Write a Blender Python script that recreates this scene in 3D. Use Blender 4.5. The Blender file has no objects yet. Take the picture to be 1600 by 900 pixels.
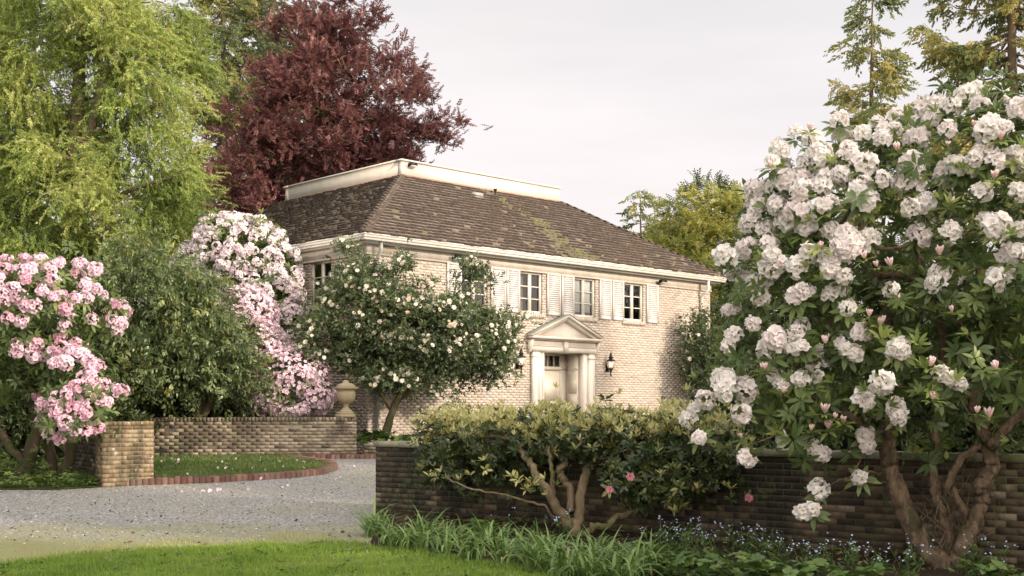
import bpy, math, random
import numpy as np
from math import radians, pi, sin, cos

rng = np.random.default_rng(7)
random.seed(7)
scene = bpy.context.scene
COL = scene.collection

# ------------------------------------------------------------------ camera, sky, sun, exposure
FPX = 1893.0                       # focal length in pixels of the 1600 px wide photograph
EYE = 1.6
cam = bpy.data.cameras.new("camera")
cam.sensor_width = 36.0
cam.lens = FPX / 1600 * 36
cam.shift_y = 190 / 1600
cam.clip_end = 2000
cam_o = bpy.data.objects.new("camera", cam)
cam_o.location = (0, 0, EYE)
cam_o.rotation_euler = (pi / 2, 0, 0)
COL.objects.link(cam_o)
scene.camera = cam_o

SUN = np.array([0.88, -0.45, 0.33]); SUN /= np.linalg.norm(SUN)
sun = bpy.data.lights.new("sun", 'SUN')
sun.energy = 3.0
sun.angle = radians(1.2)
sun.color = (1.0, 0.83, 0.67)
sun_o = bpy.data.objects.new("sun", sun)
sun_o.rotation_euler = (math.acos(SUN[2]), 0, math.atan2(SUN[0], -SUN[1]))
COL.objects.link(sun_o)

world = bpy.data.worlds.new("World"); scene.world = world
world.use_nodes = True
nt = world.node_tree; nt.nodes.clear()
wo = nt.nodes.new("ShaderNodeOutputWorld"); bg = nt.nodes.new("ShaderNodeBackground")
sky = nt.nodes.new("ShaderNodeTexSky"); sky.sky_type = 'NISHITA'; sky.sun_disc = False
sky.sun_elevation = math.asin(SUN[2]); sky.sun_rotation = math.atan2(SUN[0], SUN[1])
sky.air_density = 1.0; sky.dust_density = 2.0; sky.ozone_density = 1.0
tc = nt.nodes.new("ShaderNodeTexCoord")
sep = nt.nodes.new("ShaderNodeSeparateXYZ"); nt.links.new(tc.outputs["Generated"], sep.inputs[0])
ramp = nt.nodes.new("ShaderNodeValToRGB")      # thin evening overcast: pale rose low down, pale grey higher up
ramp.color_ramp.elements[0].position = 0.02; ramp.color_ramp.elements[0].color = (0.985, 0.88, 0.865, 1)
ramp.color_ramp.elements[1].position = 0.42; ramp.color_ramp.elements[1].color = (0.79, 0.775, 0.78, 1)
nt.links.new(sep.outputs["Z"], ramp.inputs[0])
mp = nt.nodes.new("ShaderNodeMapping"); mp.inputs["Scale"].default_value = (1.2, 1.2, 5.0); mp.inputs["Rotation"].default_value = (0.0, 0.5, 0.2)
nt.links.new(tc.outputs["Generated"], mp.inputs[0])
cn = nt.nodes.new("ShaderNodeTexNoise"); cn.inputs["Scale"].default_value = 1.6; cn.inputs["Detail"].default_value = 5
nt.links.new(mp.outputs[0], cn.inputs["Vector"])
cr = nt.nodes.new("ShaderNodeMapRange"); cr.inputs[1].default_value = 0.3; cr.inputs[2].default_value = 0.7
cr.inputs[3].default_value = 0.80; cr.inputs[4].default_value = 1.0
nt.links.new(cn.outputs[0], cr.inputs[0])
gain = nt.nodes.new("ShaderNodeVectorMath"); gain.operation = 'SCALE'
mp2 = nt.nodes.new("ShaderNodeMapping"); mp2.inputs["Rotation"].default_value = (0, 0.55, 0); mp2.inputs["Scale"].default_value = (1.0, 1.0, 7.0); nt.links.new(tc.outputs["Generated"], mp2.inputs[0])
wn = nt.nodes.new("ShaderNodeTexNoise"); wn.inputs["Scale"].default_value = 2.6; wn.inputs["Detail"].default_value = 6; wn.inputs["Roughness"].default_value = 0.5; nt.links.new(mp2.outputs[0], wn.inputs["Vector"])
wr_ = nt.nodes.new("ShaderNodeMapRange"); wr_.inputs[1].default_value = 0.35; wr_.inputs[2].default_value = 0.68; wr_.inputs[3].default_value = 0.975; wr_.inputs[4].default_value = 1.07; nt.links.new(wn.outputs[0], wr_.inputs[0])
wisp = nt.nodes.new("ShaderNodeVectorMath"); wisp.operation = 'SCALE'; nt.links.new(ramp.outputs[0], wisp.inputs[0]); nt.links.new(wr_.outputs[0], wisp.inputs[3])
wg = nt.nodes.new("ShaderNodeMix"); wg.data_type = 'RGBA'; wg.blend_type = 'MULTIPLY'; wg.inputs[7].default_value = (1.0, 0.93, 0.84, 1); nt.links.new(wisp.outputs[0], wg.inputs[6]); nt.links.new(wg.outputs[2], gain.inputs[0])
dot = nt.nodes.new("ShaderNodeVectorMath"); dot.operation = 'DOT_PRODUCT'; nt.links.new(tc.outputs["Generated"], dot.inputs[0]); dot.inputs[1].default_value = (0.52, -0.70, 0.48)
glow = nt.nodes.new("ShaderNodeMapRange"); glow.inputs[1].default_value = 0.0; glow.inputs[2].default_value = 0.95; glow.inputs[3].default_value = 6.9; glow.inputs[4].default_value = 30.0
wf = nt.nodes.new('ShaderNodeMapRange'); wf.inputs[1].default_value = -0.1; wf.inputs[2].default_value = 0.6; nt.links.new(dot.outputs['Value'], wf.inputs[0]); nt.links.new(wf.outputs[0], wg.inputs[0]); nt.links.new(dot.outputs["Value"], glow.inputs[0]); nt.links.new(glow.outputs[0], gain.inputs[3])   # sky brightened and warmed sunward and behind the camera as added fill
mixc = nt.nodes.new("ShaderNodeMix"); mixc.data_type = 'RGBA'
nt.links.new(cr.outputs[0], mixc.inputs[0]); nt.links.new(sky.outputs[0], mixc.inputs[6]); nt.links.new(gain.outputs[0], mixc.inputs[7])
nt.links.new(mixc.outputs[2], bg.inputs[0]); bg.inputs[1].default_value = 0.1
nt.links.new(bg.outputs[0], wo.inputs[0])

vs = scene.view_settings
scene.display_settings.display_device = 'sRGB'
vs.view_transform = 'Standard'; vs.look = 'None'; vs.gamma = 1.0; vs.use_curve_mapping = False
vs.exposure = 0.70
scene.cycles.max_bounces = 7; scene.cycles.diffuse_bounces = 3; scene.cycles.glossy_bounces = 3
scene.cycles.transparent_max_bounces = 8; scene.cycles.transmission_bounces = 4

# ------------------------------------------------------------------ helpers: terrain and pixels
def zg(y):                          # the ground climbs gently from the lawn to the house
    return 0.5 * np.clip((np.asarray(y, float) - 14.0) / 15.0, 0, 1)
def at(px, py, Y):                  # point at depth Y seen at photo pixel (px,py)
    return np.array([(px - 800) / FPX * Y, Y, EYE + (640 - py) / FPX * Y])
def gat(px, py):                    # ground point seen at photo pixel
    d = 20.0
    for _ in range(60):
        d = 0.5 * d + 0.5 * (EYE - float(zg(d))) * FPX / (py - 640)
    return np.array([(px - 800) / FPX * d, d, float(zg(d))])

# ------------------------------------------------------------------ helpers: meshes
class MB:
    def __init__(s): s.V = []; s.F = []; s.n = 0
    def add(s, V, F, rnd=0.5, mi=0):
        V = np.asarray(V, float).reshape(-1, 3)
        if not isinstance(F, (list, tuple)) or (len(F) and np.ndim(F[0]) == 1 and not isinstance(F, list)): F = [F]
        groups = {}
        if isinstance(F, list):
            for f in F:
                f = np.asarray(f, int)
                if f.ndim == 1: f = f[None]
                groups.setdefault(f.shape[1], []).append(f)
        for k, fs in groups.items():
            fa = np.concatenate(fs) + s.n
            s.F.append((fa, np.broadcast_to(np.asarray(rnd, float), (len(fa),)) if np.ndim(rnd) == 0 else np.asarray(rnd, float), mi))
        s.V.append(V); s.n += len(V)
    def addraw(s, V, Fl):           # Fl list of (faces, rnd array, mi)
        s.V.append(V)
        for f, r, mi in Fl: s.F.append((f + s.n, r, mi))
        s.n += len(V)
    def box(s, a, b, rnd=0.5, mi=0, M=None):
        x0, y0, z0 = a; x1, y1, z1 = b
        V = np.array([[x0,y0,z0],[x1,y0,z0],[x1,y1,z0],[x0,y1,z0],[x0,y0,z1],[x1,y0,z1],[x1,y1,z1],[x0,y1,z1]], float)
        if M is not None: V = V @ M[:3,:3].T + M[:3,3]
        s.add(V, [[0,3,2,1],[4,5,6,7],[0,1,5,4],[1,2,6,5],[2,3,7,6],[3,0,4,7]], rnd, mi)
    def prism(s, pts, n, rnd=0.5, mi=0):   # closed polygon pts (k,3) extruded by vector n
        P = np.asarray(pts, float); k = len(P); Q = P + np.asarray(n, float)
        F = [list(range(k))[::-1], list(range(k, 2*k))] + [[i, (i+1) % k, k+(i+1) % k, k+i] for i in range(k)]
        s.add(np.concatenate([P, Q]), F, rnd, mi)
    def tube(s, pts, radii, sides=6, rnd=0.5, mi=0, cap=True, flute=0.0):
        P = np.asarray(pts, float); n = len(P)
        if n < 2: return
        r = np.broadcast_to(np.asarray(radii, float), (n,))
        T = np.gradient(P, axis=0); T /= np.linalg.norm(T, axis=1)[:, None] + 1e-9
        a = np.array([0,0,1.]) if abs(T[0][2]) < .9 else np.array([1.,0,0])
        X = np.cross(T[0], a); X /= np.linalg.norm(X)
        ang = np.linspace(0, 2*pi, sides, endpoint=False); V = []; fl_ = rng.normal(0,1,sides) if flute else 0
        for i in range(n):
            if flute: fl_ = 0.86*fl_+0.5*rng.normal(0,1,sides)
            X = X - T[i]*np.dot(X, T[i]); X /= np.linalg.norm(X) + 1e-9
            Y = np.cross(T[i], X)
            V.append(P[i] + r[i]*(1+flute*(fl_[:,None] if flute else 0))*(np.cos(ang)[:,None]*X + np.sin(ang)[:,None]*Y))
        i0 = np.arange(sides); i1 = (i0+1) % sides
        F = [np.stack([k*sides+i0, k*sides+i1, (k+1)*sides+i1, (k+1)*sides+i0], 1) for k in range(n-1)]
        if cap: F += [list(range(sides))[::-1], list(range((n-1)*sides, n*sides))]
        s.add(np.concatenate(V), F, rnd, mi)
    def lathe(s, prof, c=(0,0,0), sides=20, rnd=0.5, mi=0, lobes=0, amp=0):
        pr = np.asarray(prof, float); ang = np.linspace(0, 2*pi, sides, endpoint=False)
        V = []
        for r, z in pr:
            rr = r*(1+amp*np.cos(lobes*ang)) if lobes else r
            V.append(np.stack([c[0]+rr*np.cos(ang), c[1]+rr*np.sin(ang), np.full(sides, c[2]+z)], 1))
        i0 = np.arange(sides); i1 = (i0+1) % sides; n = len(pr)
        F = [np.stack([k*sides+i0, k*sides+i1, (k+1)*sides+i1, (k+1)*sides+i0], 1) for k in range(n-1)]
        F += [list(range(sides))[::-1], list(range((n-1)*sides, n*sides))]
        s.add(np.concatenate(V), F, rnd, mi)
    def scatter(s, T, P, R, S, rnd):       # T = (V, [(F, frnd, mi)]) template stamped at each P with rotation R, scale S
        V, Fl = T; N = len(P)
        if N == 0: return
        S = np.broadcast_to(np.asarray(S, float), (N,)); rnd = np.broadcast_to(np.asarray(rnd, float), (N,))
        W = np.einsum('nij,kj->nki', R, V) * S[:, None, None] + P[:, None, :]
        off = (np.arange(N)*len(V))[:, None, None]
        s.addraw(W.reshape(-1, 3), [((f[None] + off).reshape(-1, f.shape[1]), (rnd[:, None] + fr[None]).reshape(-1), mi) for f, fr, mi in Fl])
    def mesh(s, name, mats, smooth=False, uv=False):
        me = bpy.data.meshes.new(name)
        V = np.concatenate(s.V) if s.V else np.zeros((0,3))
        me.vertices.add(len(V)); me.vertices.foreach_set("co", V.astype(np.float32).ravel())
        loops = np.concatenate([f.ravel() for f, r, m in s.F])
        tot = np.concatenate([np.full(len(f), f.shape[1]) for f, r, m in s.F])
        st = np.concatenate([[0], np.cumsum(tot)[:-1]])
        me.loops.add(len(loops)); me.loops.foreach_set("vertex_index", loops.astype(np.int32))
        me.polygons.add(len(tot)); me.polygons.foreach_set("loop_start", st.astype(np.int32))
        mi = np.concatenate([np.full(len(f), m) for f, r, m in s.F]).astype(np.int32)
        at_ = me.attributes.new("rnd", 'FLOAT', 'FACE')
        at_.data.foreach_set("value", np.concatenate([r for f, r, m in s.F]).astype(np.float32))
        for m in (mats if isinstance(mats, (list, tuple)) else [mats]): me.materials.append(m)
        if mi.any(): me.polygons.foreach_set("material_index", mi)
        if smooth: me.polygons.foreach_set("use_smooth", np.ones(len(tot), bool))
        me.update(calc_edges=True)
        return me
    def build(s, name, mats, parent=None, smooth=False, kind=None):
        return link(name, s.mesh(name, mats, smooth), parent, kind)

def link(name, data, parent=None, kind=None):
    o = bpy.data.objects.new(name, data); COL.objects.link(o)
    if parent is not None: o.parent = parent
    if kind: o["kind"] = kind
    return o
def tag(o, label, cat, group=None, kind=None):
    o["label"] = label; o["category"] = cat
    if group: o["group"] = group
    if kind: o["kind"] = kind
    return o
def thing(name, label, cat, loc=(0,0,0), rz=0, group=None):
    o = link(name, None); o.location = [float(a) for a in loc]; o.rotation_euler = (0, 0, rz)
    o.empty_display_size = 0.2
    return tag(o, label, cat, group)
def dup(root, loc, rz=0, label=None, scale=1.0):
    r = root.copy(); COL.objects.link(r); r.location = [float(a) for a in loc]; r.rotation_euler = (0, 0, rz); r.scale = (scale,)*3
    if label: r["label"] = label
    for ch in list(root.children):
        c = ch.copy(); COL.objects.link(c); c.parent = r
        for g in list(ch.children):
            d = g.copy(); COL.objects.link(d); d.parent = c
    return r

def unit(a): return a / (np.linalg.norm(a, axis=-1, keepdims=True) + 1e-9)
def frames(d, up=None, roll=None):     # rotation matrices whose x axis is d, z roughly up
    d = unit(np.asarray(d, float)); N = len(d)
    up = np.tile([0,0,1.], (N,1)) if up is None else up
    y = np.cross(up, d); bad = np.linalg.norm(y, axis=1) < 1e-3
    y[bad] = [0,1,0]; y = unit(y); z = np.cross(d, y)
    if roll is not None:
        c, s_ = np.cos(roll)[:,None], np.sin(roll)[:,None]
        y, z = c*y + s_*z, -s_*y + c*z
    return np.stack([d, y, z], 2)
def randdir(n): return unit(rng.normal(size=(n,3)))
def tmerge(parts):                     # several templates into one
    V = []; G = {}; n = 0
    for v, fl in parts:
        for f, fr, mi in fl: G.setdefault((f.shape[1], mi), []).append((f+n, fr))
        V.append(v); n += len(v)
    return np.concatenate(V), [(np.concatenate([a for a, b in g]), np.concatenate([b for a, b in g]), k[1]) for k, g in G.items()]
def tplace(T, R, p, s=1.0, dr=0.0):
    V, Fl = T
    return (V*s) @ R.T + np.asarray(p), [(f, fr+dr, mi) for f, fr, mi in Fl]

# ------------------------------------------------------------------ materials
def newmat(name):
    m = bpy.data.materials.new(name); m.use_nodes = True
    n = m.node_tree.nodes; b = n["Principled BSDF"]
    return m, m.node_tree, n, b
def ramp_node(nt, stops):
    r = nt.nodes.new("ShaderNodeValToRGB"); e = r.color_ramp.elements
    e[0].position, e[0].color = stops[0][0], (*stops[0][1], 1)
    e[1].position, e[1].color = stops[-1][0], (*stops[-1][1], 1)
    for p, c in stops[1:-1]:
        k = e.new(p); k.color = (*c, 1)
    return r
def noise(nt, scale, detail=4, rough=0.55, coord="Object", vec=None, dim=None):
    t = nt.nodes.new("ShaderNodeTexNoise"); t.inputs["Scale"].default_value = scale
    t.inputs["Detail"].default_value = detail; t.inputs["Roughness"].default_value = rough
    if vec is None:
        c = nt.nodes.new("ShaderNodeTexCoord"); vec = c.outputs[coord]
    nt.links.new(vec, t.inputs["Vector"]); return t
def mixrgb(nt, fac, a, b, mode='MIX'):
    m = nt.nodes.new("ShaderNodeMix"); m.data_type = 'RGBA'; m.blend_type = mode
    for sock, v in ((m.inputs[0], fac), (m.inputs[6], a), (m.inputs[7], b)):
        if isinstance(v, bpy.types.NodeSocket): nt.links.new(v, sock)
        elif isinstance(v, (int, float)): sock.default_value = v
        else: sock.default_value = (*v, 1)
    return m.outputs[2]
def bump(nt, b, h, strength=0.4, dist=0.02):
    bp = nt.nodes.new("ShaderNodeBump"); bp.inputs["Strength"].default_value = strength; bp.inputs["Distance"].default_value = dist
    nt.links.new(h, bp.inputs["Height"]); nt.links.new(bp.outputs[0], b.inputs["Normal"])
def rnd_attr(nt):
    a = nt.nodes.new("ShaderNodeAttribute"); a.attribute_name = "rnd"; return a.outputs["Fac"]
def rangef(nt, v, a, b, c=0.0, d=1.0):
    r = nt.nodes.new("ShaderNodeMapRange"); nt.links.new(v, r.inputs[0])
    for i, x in enumerate((a, b, c, d)): r.inputs[i+1].default_value = x
    return r.outputs[0]

def leaf_mat(name, stops, rough=0.42, trans=0.28, spec=0.4, patch=0.25, pscale=0.9):
    m, nt, n, b = newmat(name)
    r = ramp_node(nt, stops)
    nz = noise(nt, pscale, 2)
    ad = nt.nodes.new("ShaderNodeMath"); ad.operation = 'ADD'
    mr = rangef(nt, nz.outputs[0], 0.3, 0.7, -patch, patch)
    nt.links.new(rnd_attr(nt), ad.inputs[0]); nt.links.new(mr, ad.inputs[1]); nt.links.new(ad.outputs[0], r.inputs[0])
    nt.links.new(r.outputs[0], b.inputs["Base Color"])
    b.inputs["Roughness"].default_value = rough; b.inputs["Specular IOR Level"].default_value = spec
    tr = nt.nodes.new("ShaderNodeBsdfTranslucent"); nt.links.new(r.outputs[0], tr.inputs[0])
    mx = nt.nodes.new("ShaderNodeMixShader"); mx.inputs[0].default_value = trans
    nt.links.new(b.outputs[0], mx.inputs[1]); nt.links.new(tr.outputs[0], mx.inputs[2])
    nt.links.new(mx.outputs[0], n["Material Output"].inputs[0]); return m
def bark_mat(name, c1, c2, moss=None, sc=6):
    m, nt, n, b = newmat(name)
    c = nt.nodes.new("ShaderNodeTexCoord"); mpn = nt.nodes.new("ShaderNodeMapping"); mpn.inputs["Scale"].default_value = (1,1,0.28)
    nt.links.new(c.outputs["Object"], mpn.inputs[0])
    t = noise(nt, sc*2, 6, 0.7, vec=mpn.outputs[0]); r = ramp_node(nt, [(0.3, c1), (0.7, c2)]); nt.links.new(t.outputs[0], r.inputs[0])
    col = r.outputs[0]
    if moss is not None:
        t2 = noise(nt, sc*0.6, 5, 0.65); col = mixrgb(nt, rangef(nt, t2.outputs[0], 0.48, 0.62), col, moss)
    nt.links.new(col, b.inputs["Base Color"]); b.inputs["Roughness"].default_value = 0.9; b.inputs["Specular IOR Level"].default_value = 0.15
    t3 = noise(nt, sc*5, 6, 0.7, vec=mpn.outputs[0]); bump(nt, b, t3.outputs[0], 0.8, 0.03); return m
def brick_mat(name, stops, stain=None, stain_scale=0.8, lo=0.5, hi=0.65, stain2=None, rough=0.9, streak=1.0):
    m, nt, n, b = newmat(name)
    r = ramp_node(nt, stops); nt.links.new(rnd_attr(nt), r.inputs[0])
    nf = noise(nt, 22, 5, 0.7); col = mixrgb(nt, 0.55, r.outputs[0], mixrgb(nt, 1.0, r.outputs[0], ramp_out(nt, nf, [(0.3,(0.55,)*3),(0.7,(1.3,)*3)]), 'MULTIPLY'))
    if stain is not None:
        c = nt.nodes.new('ShaderNodeTexCoord'); mpn = nt.nodes.new('ShaderNodeMapping'); mpn.inputs['Scale'].default_value = (1, 1, streak); nt.links.new(c.outputs['Object'], mpn.inputs[0])
        t = noise(nt, stain_scale, 6, 0.68, vec=mpn.outputs[0]); col = mixrgb(nt, rangef(nt, t.outputs[0], lo, hi), col, stain)
    if stain2 is not None:
        t = noise(nt, stain_scale*2.3, 5, 0.7, vec=None); col = mixrgb(nt, rangef(nt, t.outputs[0], 0.56, 0.66), col, stain2)
    nt.links.new(col, b.inputs["Base Color"]); b.inputs["Roughness"].default_value = rough; b.inputs["Specular IOR Level"].default_value = 0.2
    t3 = noise(nt, 60, 4, 0.7); bump(nt, b, t3.outputs[0], 0.5, 0.01); return m
def ramp_out(nt, tex, stops):
    r = ramp_node(nt, stops); nt.links.new(tex.outputs[0], r.inputs[0]); return r.outputs[0]
def paint_mat(name, col, dirt=(0.5,0.47,0.42), rough=0.5, amount=0.35):
    m, nt, n, b = newmat(name)
    tcn = nt.nodes.new('ShaderNodeTexCoord'); mpn = nt.nodes.new('ShaderNodeMapping'); mpn.inputs['Scale'].default_value = (1.6, 1.6, 0.35); nt.links.new(tcn.outputs['Object'], mpn.inputs[0])
    t = noise(nt, 2.2, 6, 0.72, vec=mpn.outputs[0]); c = mixrgb(nt, rangef(nt, t.outputs[0], 0.42, 0.72, 0, min(1, amount*1.7)), col, dirt)
    nt.links.new(c, b.inputs["Base Color"]); b.inputs["Roughness"].default_value = rough
    t3 = noise(nt, 30, 4, 0.6); bump(nt, b, t3.outputs[0], 0.12, 0.01); return m
def flat_mat(name, col, rough=0.5, metal=0.0):
    m, nt, n, b = newmat(name)
    t = noise(nt, 14, 4, 0.6); c = mixrgb(nt, rangef(nt, t.outputs[0], 0.35, 0.7, 0, 0.5), col, tuple(x*0.6 for x in col))
    nt.links.new(c, b.inputs["Base Color"]); b.inputs["Roughness"].default_value = rough; b.inputs["Metallic"].default_value = metal; return m
def petal_mat(name, stops, objvar=None, trans=0.3):
    m, nt, n, b = newmat(name)
    r = ramp_node(nt, stops); nt.links.new(rnd_attr(nt), r.inputs[0]); col = r.outputs[0]
    if objvar is not None:
        oi = nt.nodes.new("ShaderNodeObjectInfo"); col = mixrgb(nt, rangef(nt, oi.outputs["Random"], 0.45, 1.0, 0, 0.6), col, objvar)
    nt.links.new(col, b.inputs["Base Color"]); b.inputs["Roughness"].default_value = 0.6; b.inputs["Specular IOR Level"].default_value = 0.2
    tr = nt.nodes.new("ShaderNodeBsdfTranslucent"); nt.links.new(col, tr.inputs[0])
    mx = nt.nodes.new("ShaderNodeMixShader"); mx.inputs[0].default_value = trans
    nt.links.new(b.outputs[0], mx.inputs[1]); nt.links.new(tr.outputs[0], mx.inputs[2]); nt.links.new(mx.outputs[0], n["Material Output"].inputs[0]); return m

M = {}
M['facade'] = brick_mat('whitewashed_brick', [(0.0,(0.40,0.33,0.27)),(0.15,(0.465,0.40,0.335)),(0.7,(0.50,0.44,0.375)),(1.0,(0.54,0.485,0.42))], (0.41,0.335,0.265), 0.9, 0.45, 0.78, streak=0.35)
M['mortar'] = flat_mat('mortar', (0.43,0.375,0.32), 0.95)
M['old_brick'] = brick_mat('old_dark_brick', [(0,(0.035,0.028,0.020)),(0.5,(0.085,0.066,0.042)),(0.9,(0.15,0.115,0.07)),(1,(0.24,0.20,0.14))], (0.024,0.024,0.016), 1.1, 0.46, 0.6, (0.085,0.085,0.04), streak=0.3)
M['old_mortar'] = flat_mat('old_mortar', (0.075,0.066,0.05), 0.95)
M['pale_brick'] = brick_mat('worn_pale_brick', [(0,(0.09,0.07,0.052)),(0.14,(0.17,0.135,0.10)),(0.3,(0.25,0.205,0.152)),(1,(0.34,0.285,0.215))], (0.085,0.07,0.05), 1.3, 0.46, 0.62, (0.16,0.16,0.09))
M['post_brick'] = brick_mat('ochre_pillar_brick', [(0,(0.15,0.105,0.06)),(0.5,(0.245,0.18,0.105)),(1,(0.33,0.26,0.165))], (0.06,0.052,0.028), 2.3, 0.40, 0.56, (0.40,0.385,0.31), streak=0.4)
M['kerb_brick'] = brick_mat('red_kerb_brick', [(0,(0.085,0.042,0.034)),(0.5,(0.135,0.07,0.056)),(1,(0.19,0.115,0.09))], (0.10,0.085,0.06), 1.4, 0.5, 0.65)
M['lime_mortar'] = flat_mat('lime_mortar', (0.21,0.18,0.135), 0.95)
M['coping'] = brick_mat('mossy_coping_stone', [(0,(0.20,0.19,0.14)),(1,(0.33,0.31,0.24))], (0.13,0.14,0.06), 1.1, 0.45, 0.6)
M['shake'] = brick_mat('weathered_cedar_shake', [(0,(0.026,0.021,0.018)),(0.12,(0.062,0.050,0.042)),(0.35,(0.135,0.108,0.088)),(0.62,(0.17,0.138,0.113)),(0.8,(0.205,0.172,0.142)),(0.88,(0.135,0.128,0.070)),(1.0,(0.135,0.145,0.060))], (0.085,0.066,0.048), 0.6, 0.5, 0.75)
M['white'] = paint_mat('white_paint', (0.66,0.63,0.57), (0.52,0.46,0.38))
M['cream'] = paint_mat('cream_paint', (0.66,0.61,0.53), (0.55,0.47,0.38))
M['frieze'] = paint_mat('frieze_paint', (0.52,0.48,0.415), (0.42,0.36,0.29), 0.6, 0.6)
M['door'] = paint_mat('door_paint', (0.74,0.68,0.58), (0.6,0.52,0.42), 0.45, 0.2)
M['shutter'] = paint_mat('shutter_paint', (0.60,0.575,0.545), (0.48,0.44,0.39), 0.5, 0.35)
M['copper'] = paint_mat('red_flashing', (0.34,0.17,0.13), (0.25,0.2,0.15), 0.5, 0.5)
M['lead'] = flat_mat('green_lead', (0.22,0.25,0.22), 0.5)
M['iron'] = flat_mat('black_iron', (0.02,0.02,0.02), 0.45, 0.6)
M['room'] = flat_mat('dark_room', (0.025,0.028,0.03), 0.9)
M['blind'] = paint_mat('white_blind', (0.75,0.73,0.70), (0.6,0.6,0.58))
M['stone'] = paint_mat('urn_stone', (0.31,0.25,0.165), (0.20,0.18,0.10), 0.85, 0.8)
M['pipe'] = paint_mat('pipe_paint', (0.66,0.62,0.55), (0.4,0.36,0.3))
M['grey_pipe'] = paint_mat('grey_pipe_paint', (0.30,0.32,0.30), (0.2,0.2,0.17))
# glass: fresnel mix of clear and mirror
m, nt, n, b = newmat('window_glass'); M['glass'] = m
tr = nt.nodes.new("ShaderNodeBsdfTransparent"); tr.inputs[0].default_value = (0.8,0.85,0.84,1)
gl = nt.nodes.new("ShaderNodeBsdfGlossy"); gl.inputs["Roughness"].default_value = 0.03
fr = nt.nodes.new("ShaderNodeFresnel"); fr.inputs[0].default_value = 1.6
mx = nt.nodes.new("ShaderNodeMixShader"); nt.links.new(fr.outputs[0], mx.inputs[0]); nt.links.new(tr.outputs[0], mx.inputs[1]); nt.links.new(gl.outputs[0], mx.inputs[2])
nt.links.new(mx.outputs[0], n["Material Output"].inputs[0])
m, nt, n, b = newmat('lamp_glow'); M['glow'] = m
b.inputs["Base Color"].default_value = (0.8,0.6,0.4,1); b.inputs["Emission Color"].default_value = (1,0.72,0.42,1); b.inputs["Emission Strength"].default_value = 4.0
m, nt, n, b = newmat('lamp_glass'); M['lampglass'] = m
b.inputs["Base Color"].default_value = (0.95,0.88,0.78,1); b.inputs["Roughness"].default_value = 0.15; b.inputs["Alpha"].default_value = 0.45
# ground materials
m, nt, n, b = newmat('gravel'); M['gravel'] = m
vo = nt.nodes.new("ShaderNodeTexVoronoi"); vo.inputs["Scale"].default_value = 46; c = nt.nodes.new("ShaderNodeTexCoord"); nt.links.new(c.outputs["Object"], vo.inputs["Vector"])
r = ramp_node(nt, [(0,(0.105,0.107,0.106)),(0.4,(0.20,0.20,0.195)),(0.75,(0.285,0.283,0.272)),(1,(0.42,0.415,0.395))]); 
sp_ = nt.nodes.new("ShaderNodeSeparateColor"); nt.links.new(vo.outputs["Color"], sp_.inputs[0]); nt.links.new(sp_.outputs[0], r.inputs[0])
nb = noise(nt, 0.55, 5, 0.65); col = mixrgb(nt, rangef(nt, nb.outputs[0], 0.45, 0.68, 0, 0.5), r.outputs[0], (0.23,0.215,0.14))
sx = nt.nodes.new("ShaderNodeSeparateXYZ"); nt.links.new(c.outputs["Object"], sx.inputs[0])
nd = noise(nt, 1.1, 6, 0.7)                       # thin moss and dry grass creeping in from the lawn edge
ad = nt.nodes.new("ShaderNodeMath"); ad.operation = 'MULTIPLY_ADD'; nt.links.new(nd.outputs[0], ad.inputs[0]); ad.inputs[1].default_value = -4.2; nt.links.new(sx.outputs["Y"], ad.inputs[2])
col = mixrgb(nt, rangef(nt, ad.outputs[0], 12.0, 14.4, 0.85, 0.0), col, (0.22,0.22,0.085))
nt.links.new(col, b.inputs["Base Color"]); b.inputs["Roughness"].default_value = 0.95; b.inputs["Specular IOR Level"].default_value = 0.2
bump(nt, b, vo.outputs["Distance"], 0.9, 0.02)
def ground_mat(name, a, bb, c3, s1=1.0, s2=9):
    m, nt, n, b = newmat(name)
    t = noise(nt, s1, 6, 0.65); t2 = noise(nt, s2, 6, 0.75)
    col = mixrgb(nt, rangef(nt, t.outputs[0], 0.35, 0.65), a, bb); col = mixrgb(nt, rangef(nt, t2.outputs[0], 0.5, 0.7, 0, 0.8), col, c3)
    nt.links.new(col, b.inputs["Base Color"]); b.inputs["Roughness"].default_value = 1.0; b.inputs["Specular IOR Level"].default_value = 0.1
    t3 = noise(nt, s2*4, 5, 0.7); bump(nt, b, t3.outputs[0], 0.8, 0.04); return m
M['forest_floor'] = ground_mat('forest_floor', (0.05,0.065,0.025), (0.07,0.06,0.035), (0.03,0.03,0.018))
M['soil'] = ground_mat('bed_soil', (0.035,0.026,0.018), (0.05,0.038,0.025), (0.02,0.015,0.01), 2, 16)
M['turf'] = ground_mat('turf', (0.10,0.17,0.03), (0.14,0.19,0.04), (0.07,0.10,0.025), 0.9, 12)
M['verge'] = ground_mat('verge_turf', (0.06,0.10,0.025), (0.10,0.115,0.04), (0.04,0.05,0.02), 1.2, 10)
M['grass'] = leaf_mat('grass_blade', [(0,(0.11,0.19,0.03)),(0.5,(0.20,0.30,0.05)),(0.85,(0.28,0.35,0.08)),(1,(0.42,0.40,0.17))], 0.5, 0.35, 0.25, 0.2, 0.8)
M['weed'] = leaf_mat('weed_leaf', [(0,(0.035,0.07,0.015)),(0.6,(0.08,0.13,0.03)),(1,(0.15,0.19,0.05))], 0.5, 0.3)

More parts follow.
